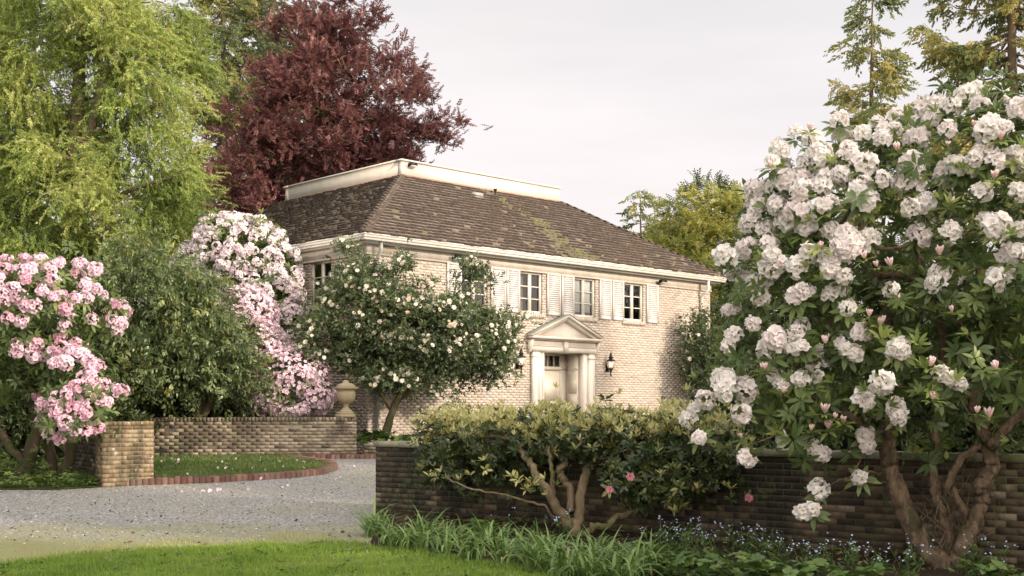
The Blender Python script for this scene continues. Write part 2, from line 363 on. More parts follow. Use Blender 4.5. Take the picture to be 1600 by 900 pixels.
# ------------------------------------------------------------------ ground sheets
def clip(poly, y0, above):
    out = []
    for i in range(len(poly)):
        a, b = poly[i], poly[(i+1) % len(poly)]
        ia, ib = (a[1] >= y0) == above or a[1] == y0, (b[1] >= y0) == above or b[1] == y0
        if ia: out.append(a)
        if ia != ib:
            t = (y0-a[1])/(b[1]-a[1]); out.append((a[0]+t*(b[0]-a[0]), y0))
    return out
def sheet(name, poly, mat, lift, kind='structure', label=None, cat=None):
    mb = MB()
    for lo, hi in ((-1e4, 14.0), (14.0, 29.0), (29.0, 1e4)):
        p = clip(clip(list(poly), lo, True), hi, False)
        if len(p) < 3: continue
        P = np.array([(x, y, float(zg(y))+lift) for x, y in p]); 
        a = np.sum(P[:,0]*np.roll(P[:,1],-1)-np.roll(P[:,0],-1)*P[:,1])
        mb.add(P if a > 0 else P[::-1], [list(range(len(P)))])
    return mb.build(name, mat, kind=kind)
sheet('ground', [(-600,-100),(600,-100),(600,900),(-600,900)], M['forest_floor'], 0)
sheet('gravel_drive', [(-16,9),(1.2,9),(0.6,15),(-1.6,18.3),(2,19.5),(14,17.0),(14,27.2),(-2.2,28.6),(-5,28.6),(-16,24)], M['gravel'], 0.004)
lawn_edge = [gat(-160,905), gat(0,884), gat(130,868), gat(250,858), gat(400,851), gat(520,850), gat(575,852), gat(640,860), gat(720,872), gat(800,886), gat(880,902)]
lawn_poly = [(-9,4)] + [(p[0],p[1]) for p in lawn_edge] + [(1.2,9.5),(2.2,4)]
sheet('lawn', lawn_poly, M['turf'], 0.008)
# garden wall line (right): the top runs 0.473 m below the eye
WT = 1.127
def wall_y(px): return 0.473*FPX/(50+0.0217*(px-587))
W0 = np.array([(587-800)/FPX*wall_y(587), wall_y(587)]); W1 = np.array([(1600-800)/FPX*wall_y(1600), wall_y(1600)])
wdir = unit(W1-W0); wnor = np.array([-wdir[1], wdir[0]])
if wnor[1] < 0: wnor = -wnor
WL = np.linalg.norm(W1-W0)+5.0
soil_poly = [(W0[0]+0.02, W0[1]-0.02), (W0[0]+0.05,W0[1]-0.9), (-1.75,15.6)] + [(p[0]+0.02,p[1]-0.03) for p in lawn_edge[6:]] + [(1.2,9.5),(9,6),(12,8)] + [tuple(W0+wdir*WL+wnor*0.2)]
sheet('flower_bed', soil_poly, M['soil'], 0.014)

# planting island with brick kerb, back terrace kerb, verge
isl_px = [(150,760),(240,757),(330,754),(400,750),(460,746),(500,741),(518,735),(514,729),(490,724),(455,720),(430,718)]
isl = [gat(*p)[:2] for p in isl_px]
isl_poly = [tuple(p) for p in isl] + [(-4.2,28.3),(-9.9,27.2),(-8.9,22.5)]
o = sheet('island_turf', isl_poly, M['verge'], 0.085)
verge_poly = [tuple(gat(-200,778)[:2]), tuple(gat(0,766)[:2]), tuple(gat(90,766)[:2]), tuple(gat(160,762)[:2]), (-8.9,22.5), (-9.9,27.2), (-10,40), (-40,40), (-40,20)]
sheet('verge', verge_poly, M['verge'], 0.02)
terrace_poly = [(-3.9,28.62),(2.0,25.4),(14,20.9),(14,45),(-3.9,45)]

def kerb(name, pts, label, w=0.24, h=0.11, group=None):
    pts = np.array(pts); mb = MB()
    seg = np.linalg.norm(np.diff(pts, axis=0), axis=1); L = np.concatenate([[0], np.cumsum(seg)])
    n = int(L[-1]/0.11); 
    for i in range(n):
        s0 = (i+0.04)*L[-1]/n; s1 = (i+0.96)*L[-1]/n
        a = np.array([np.interp(s0, L, pts[:,k]) for k in (0,1)]); b_ = np.array([np.interp(s1, L, pts[:,k]) for k in (0,1)])
        d = unit(b_-a); nn = np.array([-d[1], d[0]]); j = rng.normal(0, 0.006, 2)
        q = [a-nn*w/2+nn*j[0], b_-nn*w/2+nn*j[0], b_+nn*w/2+nn*j[0], a+nn*w/2+nn*j[0]]
        hh = h + rng.normal(0, 0.006)
        lo = [(*p, float(zg(p[1]))-0.1) for p in q]; hi = [(*p, float(zg(p[1]))+hh) for p in q]
        mb.add(np.array(lo+hi), [[4,5,6,7],[0,1,5,4],[1,2,6,5],[2,3,7,6],[3,0,4,7]], rng.random())
    o = mb.build(name, M['kerb_brick']); return tag(o, label, 'kerb', group)
dense = []
P = np.array(isl)
for i in range(len(P)-1):
    for t in np.linspace(0, 1, 6)[:-1]: dense.append(P[i]*(1-t)+P[i+1]*t)
dense.append(P[-1])
kerb('brick_kerb', dense, 'low red brick kerb curving round the planted island beside the gravel', 0.26, 0.12)
kerb('brick_kerb', [(-5.4,28.05),(-2.2,28.0),(0.2,27.0)], 'straight red brick kerb at the foot of the pale wall below the urn', 0.34, 0.10)

# ------------------------------------------------------------------ brick fields
def brick_field(mb, x0, x1, z0, z1, bw=0.215, bh=0.065, gap=0.010, depth=0.10, holes=(), Mx=None, jit=0.003, seed=0, skip=0.0, bias=None):
    r = np.random.default_rng(seed); rows = int((z1-z0)/(bh+gap)); step = (z1-z0)/max(rows,1)
    for k in range(rows):
        a, b_ = z0+k*step+gap/2, z0+(k+1)*step-gap/2; mid = (a+b_)/2
        iv = [(x0, x1)]
        for hx0, hx1, hz0, hz1 in holes:
            if hz0 < mid < hz1:
                nv = []
                for s0, s1 in iv:
                    if hx1 <= s0 or hx0 >= s1: nv.append((s0, s1)); continue
                    if hx0 > s0: nv.append((s0, hx0))
                    if hx1 < s1: nv.append((hx1, s1))
                iv = nv
        for s0, s1 in iv:
            p = x0 - (bw/2 if k % 2 else 0)
            while p < s1:
                q0, q1 = max(p+gap/2, s0), min(p+bw-gap/2, s1)
                if q1-q0 > 0.02 and r.random() >= skip:
                    y = r.normal(0, jit); e = r.normal(0, jit*0.6, 4)
                    rv = r.random() if bias is None else bias(r, (q0+q1)/2, mid)
                    V = np.array([[q0+e[0],y,a+e[1]],[q1+e[2],y,a+e[3]],[q1+e[1],y,b_+e[0]],[q0+e[3],y,b_+e[2]],
                                  [q0,depth,a],[q1,depth,a],[q1,depth,b_],[q0,depth,b_]])
                    if Mx is not None: V = V @ Mx[:3,:3].T + Mx[:3,3]
                    mb.add(V, [[0,1,2,3],[0,4,5,1],[3,2,6,7],[0,3,7,4],[1,5,6,2]], rv)
                p += bw
def plane(o, xd, z0=0.0):           # matrix: local x along xd, local y into the wall, z up
    xd = np.array([xd[0], xd[1]]); yd = np.array([-xd[1], xd[0]])
    Mx = np.eye(4); Mx[:2,0] = xd; Mx[:2,1] = yd; Mx[:2,3] = o; Mx[2,3] = z0; return Mx

def free_wall(name, label, a, b_, th, ztop, mats, cop=0.07, copmat=None, copover=0.02, solder=False, jit=0.0016, seed=1, front_holes=()):
    a = np.array(a, float); b_ = np.array(b_, float); L = np.linalg.norm(b_-a); d = (b_-a)/L; nn = np.array([-d[1], d[0]])
    t = thing(name, label, 'wall', (a[0], a[1], float(zg(a[1]))))
    off = np.array([a[0], a[1], float(zg(a[1]))])
    zb = min(float(zg(a[1])), float(zg(b_[1]))) - 0.15
    zt = ztop - cop
    mb = MB()
    brick_field(mb, 0, L, zb, zt, gap=0.010, Mx=plane(a, d), seed=seed, jit=jit, skip=0.004)
    brick_field(mb, 0, L, zb, zt, Mx=plane(b_+nn*th, -d), seed=seed+1, jit=jit)
    brick_field(mb, 0, th, zb, zt, Mx=plane(a+nn*th, -nn), seed=seed+2, jit=jit)
    brick_field(mb, 0, th, zb, zt, Mx=plane(b_, nn), seed=seed+3, jit=jit)
    mb.V = [v-off for v in mb.V]
    mb.build('brickwork', mats[0], t)
    mb = MB(); Mx = plane(a, d); mb.box((0.004,0.004,zb),(L-0.004,th-0.004,zt-0.004), M=Mx); mb.V = [v-off for v in mb.V]
    mb.build('mortar', mats[1], t)
    mb = MB(); p = 0; r = np.random.default_rng(seed+9)
    step = 0.085 if solder else 0.55
    while p < L:
        q = min(p+step*(1 if solder else r.uniform(0.8,1.2)), L); dz = r.normal(0,0.004); dy = r.normal(0,0.006)
        g = 0.008 if not solder else 0.012
        mb.box((p + g/2 - (copover if p == 0 else 0), -copover+dy, zt+0.002),(q - g/2 + (copover if q >= L else 0), th+copover+dy, ztop+dz), r.random(), M=Mx); p = q
    mb.V = [v-off for v in mb.V]
    mb.build('coping', copmat or M['coping'], t); return t

free_wall('garden_wall', 'long dark mossy brick wall with stone coping behind the pruned shrub', W0, W0+wdir*WL, 0.42, WT, (M['old_brick'], M['old_mortar']), 0.075, M['coping'], 0.03, seed=11)
BW0 = at(196,0,27.6)[:2]; BW1 = at(557,0,28.4)[:2]
free_wall('garden_wall', 'worn pale brick wall carrying the stone urn behind the island', BW0, BW1, 0.35, 1.42, (M['pale_brick'], M['lime_mortar']), 0.10, M['pale_brick'], 0.0, True, seed=21)
GP0 = gat(161,762)[:2]; GP1 = np.array([at(240,0,21.75)[0], 21.75]); 
t = free_wall('gate_pillar', 'short ochre brick gate pillar standing at the gravel edge', GP0, GP1, 0.34, 1.39, (M['post_brick'], M['lime_mortar']), 0.07, M['post_brick'], 0.01, True, seed=31)
t["category"] = 'pillar'
free_wall('garden_wall', 'dark low brick wall running back from the ochre gate pillar', at(100,0,24.2)[:2], at(158,0,22.25)[:2], 0.35, 1.30, (M['old_brick'], M['old_mortar']), 0.07, M['old_brick'], 0.0, True, seed=41)
free_wall('garden_wall', 'very low brick retaining wall under the bed at the house corner', (-3.45,28.3), (0.6,26.3), 0.3, 0.80, (M['pale_brick'], M['old_mortar']), 0.06, M['coping'], 0.01, seed=51)

# ------------------------------------------------------------------ the house
HC = np.array([-3.645, 30.0]); HRZ = math.atan2(0.691, 0.723); HL, HD = 14.95, 12.6; HZ = 0.5
house = thing('brick_house', 'whitewashed brick house with white shutters and a brown shake hip roof', 'house', (HC[0], HC[1], HZ), HRZ)
def HW(x, y, z):                    # house coordinates to world
    c, s_ = cos(HRZ), sin(HRZ); return np.array([HC[0]+c*x-s_*y, HC[1]+s_*x+c*y, z])
class HB(MB):                       # heights are given above the lawn; stored relative to the house base
    def build(s, *a, **k):
        s.V = [v - np.array([0,0,HZ]) for v in s.V]; return MB.build(s, *a, **k)
WX0, WX1, WY0, WY1 = 0.4, HL-0.4, 0.4, HD-0.4
front_w = [(3.53,4.50,False),(5.73,6.64,False),(7.95,8.90,True),(10.17,11.12,False)]
DX0, DX1 = 6.64, 8.27; DC = (DX0+DX1)/2
front_holes = [(a-WX0,b-WX0,4.34,5.53) for a,b,_ in front_w] + [(DX0-0.15-WX0,DX1+0.15-WX0,0.3,3.35)]
left_w = [(2.0,2.95,4.34,5.53),(5.3,6.25,4.34,5.53),(8.6,9.55,4.34,5.53),(9.5,10.9,1.3,2.35),(5.2,6.4,1.3,2.9)]
left_holes = [(WY1-b, WY1-a, z0, z1) for a,b,z0,z1 in left_w]
PF = plane((WX0,WY0),(1,0)); PL = plane((WX0,WY1),(0,-1)); PR = plane((WX1,WY0),(0,1)); PB = plane((WX1,WY1),(-1,0))
wb = HB(); core = HB()
for Mx, L, holes, sd in ((PF, WX1-WX0, front_holes, 1), (PL, WY1-WY0, left_holes, 2), (PR, WY1-WY0, [], 3), (PB, WX1-WX0, [], 4)):
    brick_field(wb, 0, L, 0.4, 5.56, bw=0.225, bh=0.064, gap=0.008, depth=0.09, holes=holes, Mx=Mx, jit=0.002, seed=sd)
    xs = sorted({0.0, L} | {h[0] for h in holes} | {h[1] for h in holes}); zs = sorted({0.4, 5.56} | {h[2] for h in holes if h[2] > .4} | {h[3] for h in holes})
    for i in range(len(xs)-1):
        for j in range(len(zs)-1):
            cx, cz = (xs[i]+xs[i+1])/2, (zs[j]+zs[j+1])/2
            if any(h[0] < cx < h[1] and h[2] < cz < h[3] for h in holes): continue
            P = np.array([[xs[i],0.004,zs[j]],[xs[i+1],0.004,zs[j]],[xs[i+1],0.004,zs[j+1]],[xs[i],0.004,zs[j+1]]])
            core.add(P @ Mx[:3,:3].T + Mx[:3,3], [[0,1,2,3]])
wb.build('wall', M['facade'], house); core.build('mortar_bed', M['mortar'], house)

def window(Mx, x0, x1, z0, z1, blind=False, rows=3, curtain=False):
    f = HB(); w = 0.065
    f.box((x0,0.05,z0),(x0+w,0.13,z1),M=Mx); f.box((x1-w,0.05,z0),(x1,0.13,z1),M=Mx)
    f.box((x0+w,0.05,z1-w),(x1-w,0.13,z1),M=Mx); f.box((x0+w,0.05,z0),(x1-w,0.13,z0+w*1.2),M=Mx)
    xc = (x0+x1)/2; f.box((xc-0.055,0.06,z0+w*1.2),(xc+0.055,0.125,z1-w),M=Mx)
    zi0, zi1 = z0+w*1.2, z1-w
    for k in range(1, rows):
        zz = zi0+(zi1-zi0)*k/rows
        for a, b_ in ((x0+w, xc-0.055),(xc+0.055, x1-w)): f.box((a,0.085,zz-0.014),(b_,0.115,zz+0.014),M=Mx)
    for a in (x0+w, xc-0.055+0.11):
        pass
    wo_ = f.build('window', M['cream'], house)
    p = HB()
    for a, b_ in ((x0+w, xc-0.055),(xc+0.055, x1-w)):
        P = np.array([[a,0.10,zi0],[b_,0.10,zi0],[b_,0.10,zi1],[a,0.10,zi1]]); p.add(P @ Mx[:3,:3].T + Mx[:3,3], [[0,1,2,3]])
    p.build('pane', M['glass'], wo_)
    rm = HB(); 
    V = np.array([[x0,0.135,z0],[x1,0.135,z0],[x1,0.135,z1],[x0,0.135,z1],[x0-.2,0.9,z0-.2],[x1+.2,0.9,z0-.2],[x1+.2,0.9,z1+.2],[x0-.2,0.9,z1+.2]])
    rm.add(V @ Mx[:3,:3].T + Mx[:3,3], [[4,5,6,7],[0,1,5,4],[1,2,6,5],[2,3,7,6],[3,0,4,7]]); rm.build('room_interior', M['room'], wo_)
    if blind:
        bl = HB(); bl.box((x0+w,0.15,z0+0.17),(x1-w,0.16,z1-w),M=Mx); bl.build('blind', M['blind'], wo_)
    if curtain:
        bl = HB(); n = 16; xs = np.linspace(x0+w, x0+(x1-x0)*0.36, n); ys = 0.22+0.02*np.sin(np.arange(n)*1.9)
        V = np.array([[x,y,z0] for x,y in zip(xs,ys)]+[[x,y,z1] for x,y in zip(xs,ys)]); bl.add(V @ Mx[:3,:3].T + Mx[:3,3], [[i,i+1,n+i+1,n+i] for i in range(n-1)])
        bl.build('curtain', flat_mat('curtain_cloth', (0.16,0.15,0.14), 0.9), wo_)
    sl = HB(); k = int((x1-x0+0.12)/0.075)
    for i in range(k):
        a = x0-0.06+i*(x1-x0+0.12)/k; sl.box((a+0.005,-0.04,z0-0.115),(a+(x1-x0+0.12)/k-0.005,0.05,z0-0.003), random.random()*0.5, M=Mx)
    sl.build('sill', M['facade'], wo_); return wo_
def shifted(Mx, dx):
    N = Mx.copy(); N[:3,3] = N[:3,3] + N[:3,0]*dx; return N
for i, (a, b_, bl) in enumerate(front_w): window(PF, a-WX0, b_-WX0, 4.34, 5.53, bl, curtain=(i == 1))
for (a, b_, z0, z1), h in zip(left_w, left_holes): window(PL, h[0], h[1], z0, z1)
for a, b_ in ((3.0,3.5),(4.59,5.16),(5.2,5.70),(6.80,7.36),(7.41,7.93),(9.05,9.59),(9.64,10.155),(11.25,11.81)):
    s_ = HB(); x0, x1, z0, z1 = a-WX0, b_-WX0, 4.33, 5.54; w = 0.055
    s_.box((x0,-0.05,z0),(x0+w,-0.006,z1),M=PF); s_.box((x1-w,-0.05,z0),(x1,-0.006,z1),M=PF)
    s_.box((x0+w,-0.049,z1-w),(x1-w,-0.007,z1),M=PF); s_.box((x0+w,-0.049,z0),(x1-w,-0.007,z0+w*1.4),M=PF)
    n = 18; zz0, zz1 = z0+w*1.4, z1-w
    for k in range(n):
        zc = zz0+(k+0.5)*(zz1-zz0)/n; h = (zz1-zz0)/n*0.5; j = random.uniform(-0.004,0.004)
        V = np.array([[x0+w,-0.044,zc-h],[x1-w,-0.044,zc-h+j],[x1-w,-0.012,zc+h+j],[x0+w,-0.012,zc+h],[x0+w,-0.052,zc-h+.006],[x1-w,-0.052,zc-h+.006+j],[x1-w,-0.02,zc+h+.006+j],[x0+w,-0.02,zc+h+.006]])
        s_.add(V @ PF[:3,:3].T + PF[:3,3], [[3,2,1,0],[4,5,6,7],[0,1,5,4],[2,3,7,6],[1,2,6,5],[3,0,4,7]])
    s_.build('shutter', M['shutter'], house)
def ring(mb, x0, y0, x1, y1, w, z0, z1, rnd=0.5):
    mb.box((x0,y0,z0),(x1,y0+w,z1),rnd); mb.box((x0,y1-w,z0),(x1,y1,z1),rnd)
    mb.box((x0,y0+w,z0),(x0+w,y1-w,z1),rnd); mb.box((x1-w,y0+w,z0),(x1,y1-w,z1),rnd)
mb = HB(); ring(mb, WX0-0.03, WY0-0.03, WX1+0.03, WY1+0.03, 0.2, 5.56, 5.79); ring(mb, WX0-0.045, WY0-0.045, WX1+0.045, WY1+0.045, 0.2, 5.52, 5.558); mb.build('frieze', M['frieze'], house)
mb = HB(); ring(mb, 0.16, 0.16, HL-0.16, HD-0.16, 0.5, 5.792, 5.83); ring(mb, 0.035, 0.035, HL-0.035, HD-0.035, 0.2, 5.832, 5.89); ring(mb, 0.012, 0.012, HL-0.012, HD-0.012, 0.12, 5.892, 5.955); ring(mb, 0.0, 0.0, HL, HD, 0.035, 5.957, 6.0)
mb.build('gutter', M['white'], house)

# roof of individual shakes
R0, R1, RY0, RY1, RZ0, RZ1 = 3.81, 10.29, 3.32, 9.31, 5.985, 8.37
rb = HB(); deck = HB()
c_e = [(0.01,0.01),(HL-0.01,0.01),(HL-0.01,HD-0.01),(0.01,HD-0.01)]; c_t = [(R0,RY0),(R1,RY0),(R1,RY1),(R0,RY1)]
rr = np.random.default_rng(5)
for f in range(4):
    A, B_ = np.array([*c_e[f],RZ0]), np.array([*c_e[(f+1)%4],RZ0]); D_, C_ = np.array([*c_t[f],RZ1]), np.array([*c_t[(f+1)%4],RZ1])
    deck.add(np.array([A,B_,C_,D_])-[0,0,0.05], [[0,1,2,3]])
    ex = unit(B_-A); up = (D_-A) - ex*np.dot(D_-A, ex); SL = np.linalg.norm(up); up = up/SL; nr = np.cross(ex, up)
    la = np.dot(D_-A, ex); lb = np.dot(C_-A, ex); LE = np.linalg.norm(B_-A); n = 23; h = SL/n
    for k in range(n):
        s0 = k*h; a0 = la*s0/SL; b0 = LE+(lb-LE)*s0/SL; x = a0-rr.uniform(0,0.2)
        while x < b0:
            w = rr.uniform(0.11,0.30); q0, q1 = max(x+0.006,a0-0.02), min(x+w-0.006,b0+0.02); x += w
            if q1-q0 < 0.04: continue
            t0 = rr.uniform(0.055,0.075); ov = rr.normal(0,0.008); q1b = q1+rr.normal(0,0.004)
            def pt(xx, ss, hh): return A+ex*xx+up*ss+nr*hh
            s1 = min(s0+h*1.35, SL)
            V = [pt(q0,s0+ov,0.012),pt(q1,s0+ov+rr.normal(0,.006),0.012),pt(q1b,s1,-0.012),pt(q0,s1,-0.012),pt(q0,s0+ov,0.012+t0),pt(q1,s0+ov,0.012+t0+rr.normal(0,.004)),pt(q1b,s1,0.006),pt(q0,s1,0.006)]
            v = rr.uniform(0.14,0.66)+0.18*(rr.random() < 0.18)
            xm = (q0+q1)/2; sr = s0/SL
            if f == 0:
                dm = abs(xm-(7.25+0.75*(1-sr))+0.25*math.sin(sr*9))/(0.24+0.38*(1-sr)*(0.6+0.4*math.sin(sr*23)))
                if rr.random() < 0.95*math.exp(-dm*dm): v = rr.uniform(0.86,1.0)
                elif sr < 0.35 and rr.random() < 0.05: v = rr.uniform(0.82,0.92)
            elif rr.random() < 0.16+0.45*max(0, math.sin(xm*1.3+sr*4)): v = rr.uniform(0.68,0.93)
            rb.add(np.array(V), [[4,5,6,7],[0,1,5,4],[1,2,6,5],[3,0,4,7]], np.array([v, 0.11 if v < .8 else v-.06, min(v,.2), min(v,.2)]))  # butt and side faces darkened to paint the shadow lines between courses
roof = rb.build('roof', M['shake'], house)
deck.box((R0,RY0,RZ1-0.3),(R1,RY1,RZ1+0.3)); deck.build('roof_deck', M['shake'], roof)
for f in range(4):
    hc = HB()
    A, B_ = np.array([*c_e[f],RZ0+0.03]), np.array([*c_t[f],RZ1+0.03]); L = np.linalg.norm(B_-A); d = (B_-A)/L; n = int(L/0.17)
    sd = unit(np.array([d[1],-d[0],0])[None])[0]; upv = np.cross(sd, d); upv = upv if upv[2] > 0 else -upv
    for k in range(n):
        p = A+d*(k*L/n); q = A+d*min(k*L/n+0.25, L); w = 0.11+rr.normal(0,.008)
        for s_ in (1,-1):
            V = [p+upv*0.055, p+sd*s_*w-upv*0.0, q+sd*s_*w-upv*0.03, q+upv*0.02]; V2 = [v-upv*0.02 for v in V]
            hc.add(np.array(V+V2), [[0,1,2,3],[0,4,5,1],[1,5,6,2]] if s_ == 1 else [[3,2,1,0],[1,5,4,0],[2,6,5,1]], rr.uniform(0,.7))
    hc.build('hip_cap', M['shake'], roof)
mb = HB(); ring(mb, R0-0.03, RY0-0.03, R1+0.03, RY1+0.03, 0.18, RZ1-0.06, RZ1+0.42); par = mb.build('parapet', M['cream'], house)
mb = HB(); ring(mb, R0-0.08, RY0-0.08, R1+0.08, RY1+0.08, 0.28, RZ1+0.422, RZ1+0.47); mb.build('parapet_cap', M['white'], par)
mb = HB(); ring(mb, R0-0.045, RY0-0.045, R1+0.045, RY1+0.045, 0.05, RZ1-0.08, RZ1+0.035); mb.build('flashing', M['copper'], par)
mb = HB(); mb.tube([(7.2,3.0,8.05),(7.2,3.0,8.33)], 0.04, 10); mb.tube([(7.2,3.0,8.33),(7.2,3.0,8.36)], 0.06, 10); mb.build('vent', M['iron'], roof)
mb = HB(); mb.box((6.1,2.72,7.90),(6.45,3.0,8.10)); mb.build('skylight_flap', M['grey_pipe'], roof)

# door surround, door, transom
ds = HB(); 
for s_ in (-1, 1):
    a = DC+s_*1.17
    ds.box((a-0.13,0.29,0.5),(a+0.13,0.4,3.26)); ds.box((a-0.145,0.27,0.5),(a+0.145,0.402,0.90)); ds.box((a-0.145,0.275,3.10),(a+0.145,0.401,3.15)); 
    a = DC+s_*0.925
    ds.box((a-0.111,0.335,0.5),(a+0.111,0.52,3.26)); ds.box((a-s_*0.075-0.03,0.322,0.5),(a-s_*0.075+0.03,0.335,3.26))
ds.box((DC-1.33,0.26,3.262),(DC+1.33,0.42,3.42)); ds.box((DC-1.34,0.24,3.422),(DC+1.34,0.42,3.45)); ds.box((DC-1.31,0.27,3.452),(DC+1.31,0.42,3.585))
ds.prism([(DC-0.08,0.22,3.25),(DC+0.08,0.22,3.25),(DC+0.11,0.22,3.585),(DC-0.11,0.22,3.585)], (0,0.05,0))
ds.box((DC-1.38,0.19,3.587),(DC+1.38,0.42,3.62)); ds.box((DC-1.45,0.12,3.622),(DC+1.45,0.42,3.70))
sur = ds.build('door_surround', M['cream'], house)
pd = HB(); ap = 4.30
pd.prism([(DC-1.25,0.30,3.702),(DC+1.25,0.30,3.702),(DC,0.30,ap-0.09)], (0,0.1,0))
for s_ in (-1, 1):
    e = np.array([DC+s_*1.46,0,3.702]); t = np.array([DC,0,ap]); d = unit((t-e)[None])[0]; nn = np.array([-d[2],0,d[0]]); nn = nn if nn[2] > 0 else -nn
    for o0, o1, y0 in ((-0.10,-0.005,0.20),(-0.02,0.055,0.12)):
        tip = 0.0
        P = [e+nn*o0+d*0.10*(o0<-.05), t+np.array([0,0,o0*1.1]), t+np.array([0,0,o1*1.1]), e+nn*o1]
        P = [p+np.array([0,y0,0]) for p in P]; 
        if s_ == 1: P = P[::-1]
        pd.prism(P, (0,0.399-y0,0))
pd.build('pediment', M['cream'], sur)
lr = HB()
for s_ in (-1, 1):
    e = np.array([DC+s_*1.48,0.10,3.702+0.058]); t = np.array([DC,0.10,ap+0.066]); P = [e, t, t+[0,0.31,0], e+[0,0.31,0]]
    if s_ == 1: P = P[::-1]
    lr.prism(P, (0,0,0.012))
lr.build('pediment_roof', M['lead'], sur)
for s_ in (-1, 1):
    br = HB(); br.prism([(DC+s_*1.36,0.4,3.2),(DC+s_*1.36,0.30,3.25),(DC+s_*1.36,0.2,3.5),(DC+s_*1.36,0.2,3.586),(DC+s_*1.36,0.4,3.586)], (s_*0.07,0,0))
    br.build('bracket', M['cream'], sur)
YD = 1.0
rv = HB(); 
rv.box((DX0-0.06,0.52,0.7),(DX0,YD+0.12,3.30)); rv.box((DX1,0.52,0.7),(DX1+0.06,YD+0.12,3.30)); rv.box((DX0-0.06,0.40,3.264),(DX1+0.06,YD+0.12,3.34))
for s_, x in ((1,DX0),(-1,DX1)):
    for z0, z1 in ((0.82,1.10),(1.16,1.62),(1.68,2.02),(2.08,2.66)):
        for q in range(2):
            e = 0.03*q; rv.box((min(x,x+s_*(0.012+0.008*q)),0.58+e,z0+e),(max(x,x+s_*(0.012+0.008*q)),YD-0.08-e,z1-e))
    rv.box((min(x,x+s_*0.03),0.54,2.78),(max(x,x+s_*0.03),YD-0.001,2.86))
rv.build('door_reveal', M['door'], house)
fr_ = HB(); d0, d1 = 6.95, 8.0
fr_.box((DX0,YD,0.72),(d0,YD+0.1,3.262)); fr_.box((d1,YD,0.72),(DX1,YD+0.1,3.262)); fr_.box((d0,YD-0.02,2.77),(d1,YD+0.1,2.88)); fr_.box((d0,YD,3.20),(d1,YD+0.1,3.262))
fr_.box((DX0,YD-0.03,2.80),(DX1,YD-0.002,2.84))
tr_ = fr_.build('transom', M['cream'], house)
for k in range(5):
    tb = HB(); tb.box((d0+k*(d1-d0)/4-0.018,YD+0.01,2.882),(d0+k*(d1-d0)/4+0.018,YD+0.06,3.198))
    tb.build('glazing_bar', M['cream'], tr_)
tp = HB(); tp.add([[d0,YD+0.04,2.88],[d1,YD+0.04,2.88],[d1,YD+0.04,3.2],[d0,YD+0.04,3.2]], [[0,1,2,3]]); tp.build('pane', M['glass'], tr_)
tp = HB(); tp.box((d0-.1,YD+0.5,2.7),(d1+.1,YD+0.55,3.4)); tp.build('room_interior', M['room'], tr_)
dr = HB(); dr.box((d0+0.004,YD+0.03,0.74),(d1-0.004,YD+0.08,2.766))
for xa, xb in ((d0+0.11,(d0+d1)/2-0.05),((d0+d1)/2+0.05,d1-0.11)):
    for z0, z1 in ((0.95,1.50),(1.62,2.10)): pass
for z0, z1 in ((0.92,1.22),(1.30,1.50),(1.58,1.78),(1.86,2.64)):
    dr.box((d0+0.13,YD+0.018,z0),(d1-0.13,YD+0.031,z1)); dr.box((d0+0.17,YD+0.008,z0+0.04),(d1-0.17,YD+0.019,z1-0.04))
dro = dr.build('door', M['door'], house)
dh = HB(); dh.lathe([(0.035,0),(0.03,0.01),(0.012,0.015),(0.012,0.045),(0.03,0.05),(0.034,0.07),(0.02,0.085)], sides=12)
dh.V = [np.stack([v[:,0]+d1-0.16, YD+0.03-v[:,2], v[:,1]+1.55], 1) for v in dh.V]; dh.build('handle', M['iron'], dro)
# downpipes
mb = HB(); mb.tube([(14.05,0.10,5.84),(14.05,0.10,5.55),(14.02,0.16,5.45),(14.0,0.28,5.38),(14.0,0.33,5.25),(14.0,0.33,0.5)], 0.05, 10); mb.build('downpipe', M['pipe'], house)
mb = HB(); mb.tube([(0.62,0.15,5.84),(0.62,0.15,5.6),(0.62,0.33,5.4),(0.62,0.33,0.5)], 0.05, 10); mb.build('downpipe', M['grey_pipe'], house)

# steps and handrail, standing against the house
st = thing('door_steps', 'pale stone door steps below the white front door', 'steps', HW(DC,0,HZ), HRZ)
mb = MB(); mb.box((-1.3,-1.1,0.002),(1.3,0.23,0.22)); mb.build('landing', M['coping'], st)
mb = MB(); mb.box((-1.3,-1.45,0.0),(1.3,-1.102,0.11)); mb.build('step', M['coping'], st)
hr = thing('handrail', 'thin black iron handrail beside the front door steps', 'handrail', HW(DC+1.22,0,HZ), HRZ)
mb = MB(); mb.tube([(0,0.2,0.98),(0,-1.0,0.98),(0,-1.75,0.66),(0,-1.85,0.62)], 0.02, 8); mb.build('rail', M['iron'], hr)
mb = MB(); mb.tube([(0,0.2,0.62),(0,-1.0,0.62)], 0.012, 6); mb.build('crossbar', M['iron'], hr)
for y, z0, z1 in ((0.2,0.22,0.98),(-1.0,0.22,0.98),(-1.75,0.0,0.66)):
    mb = MB(); mb.tube([(0,y,z0),(0,y,z1)], 0.016, 8); mb.build('post', M['iron'], hr)

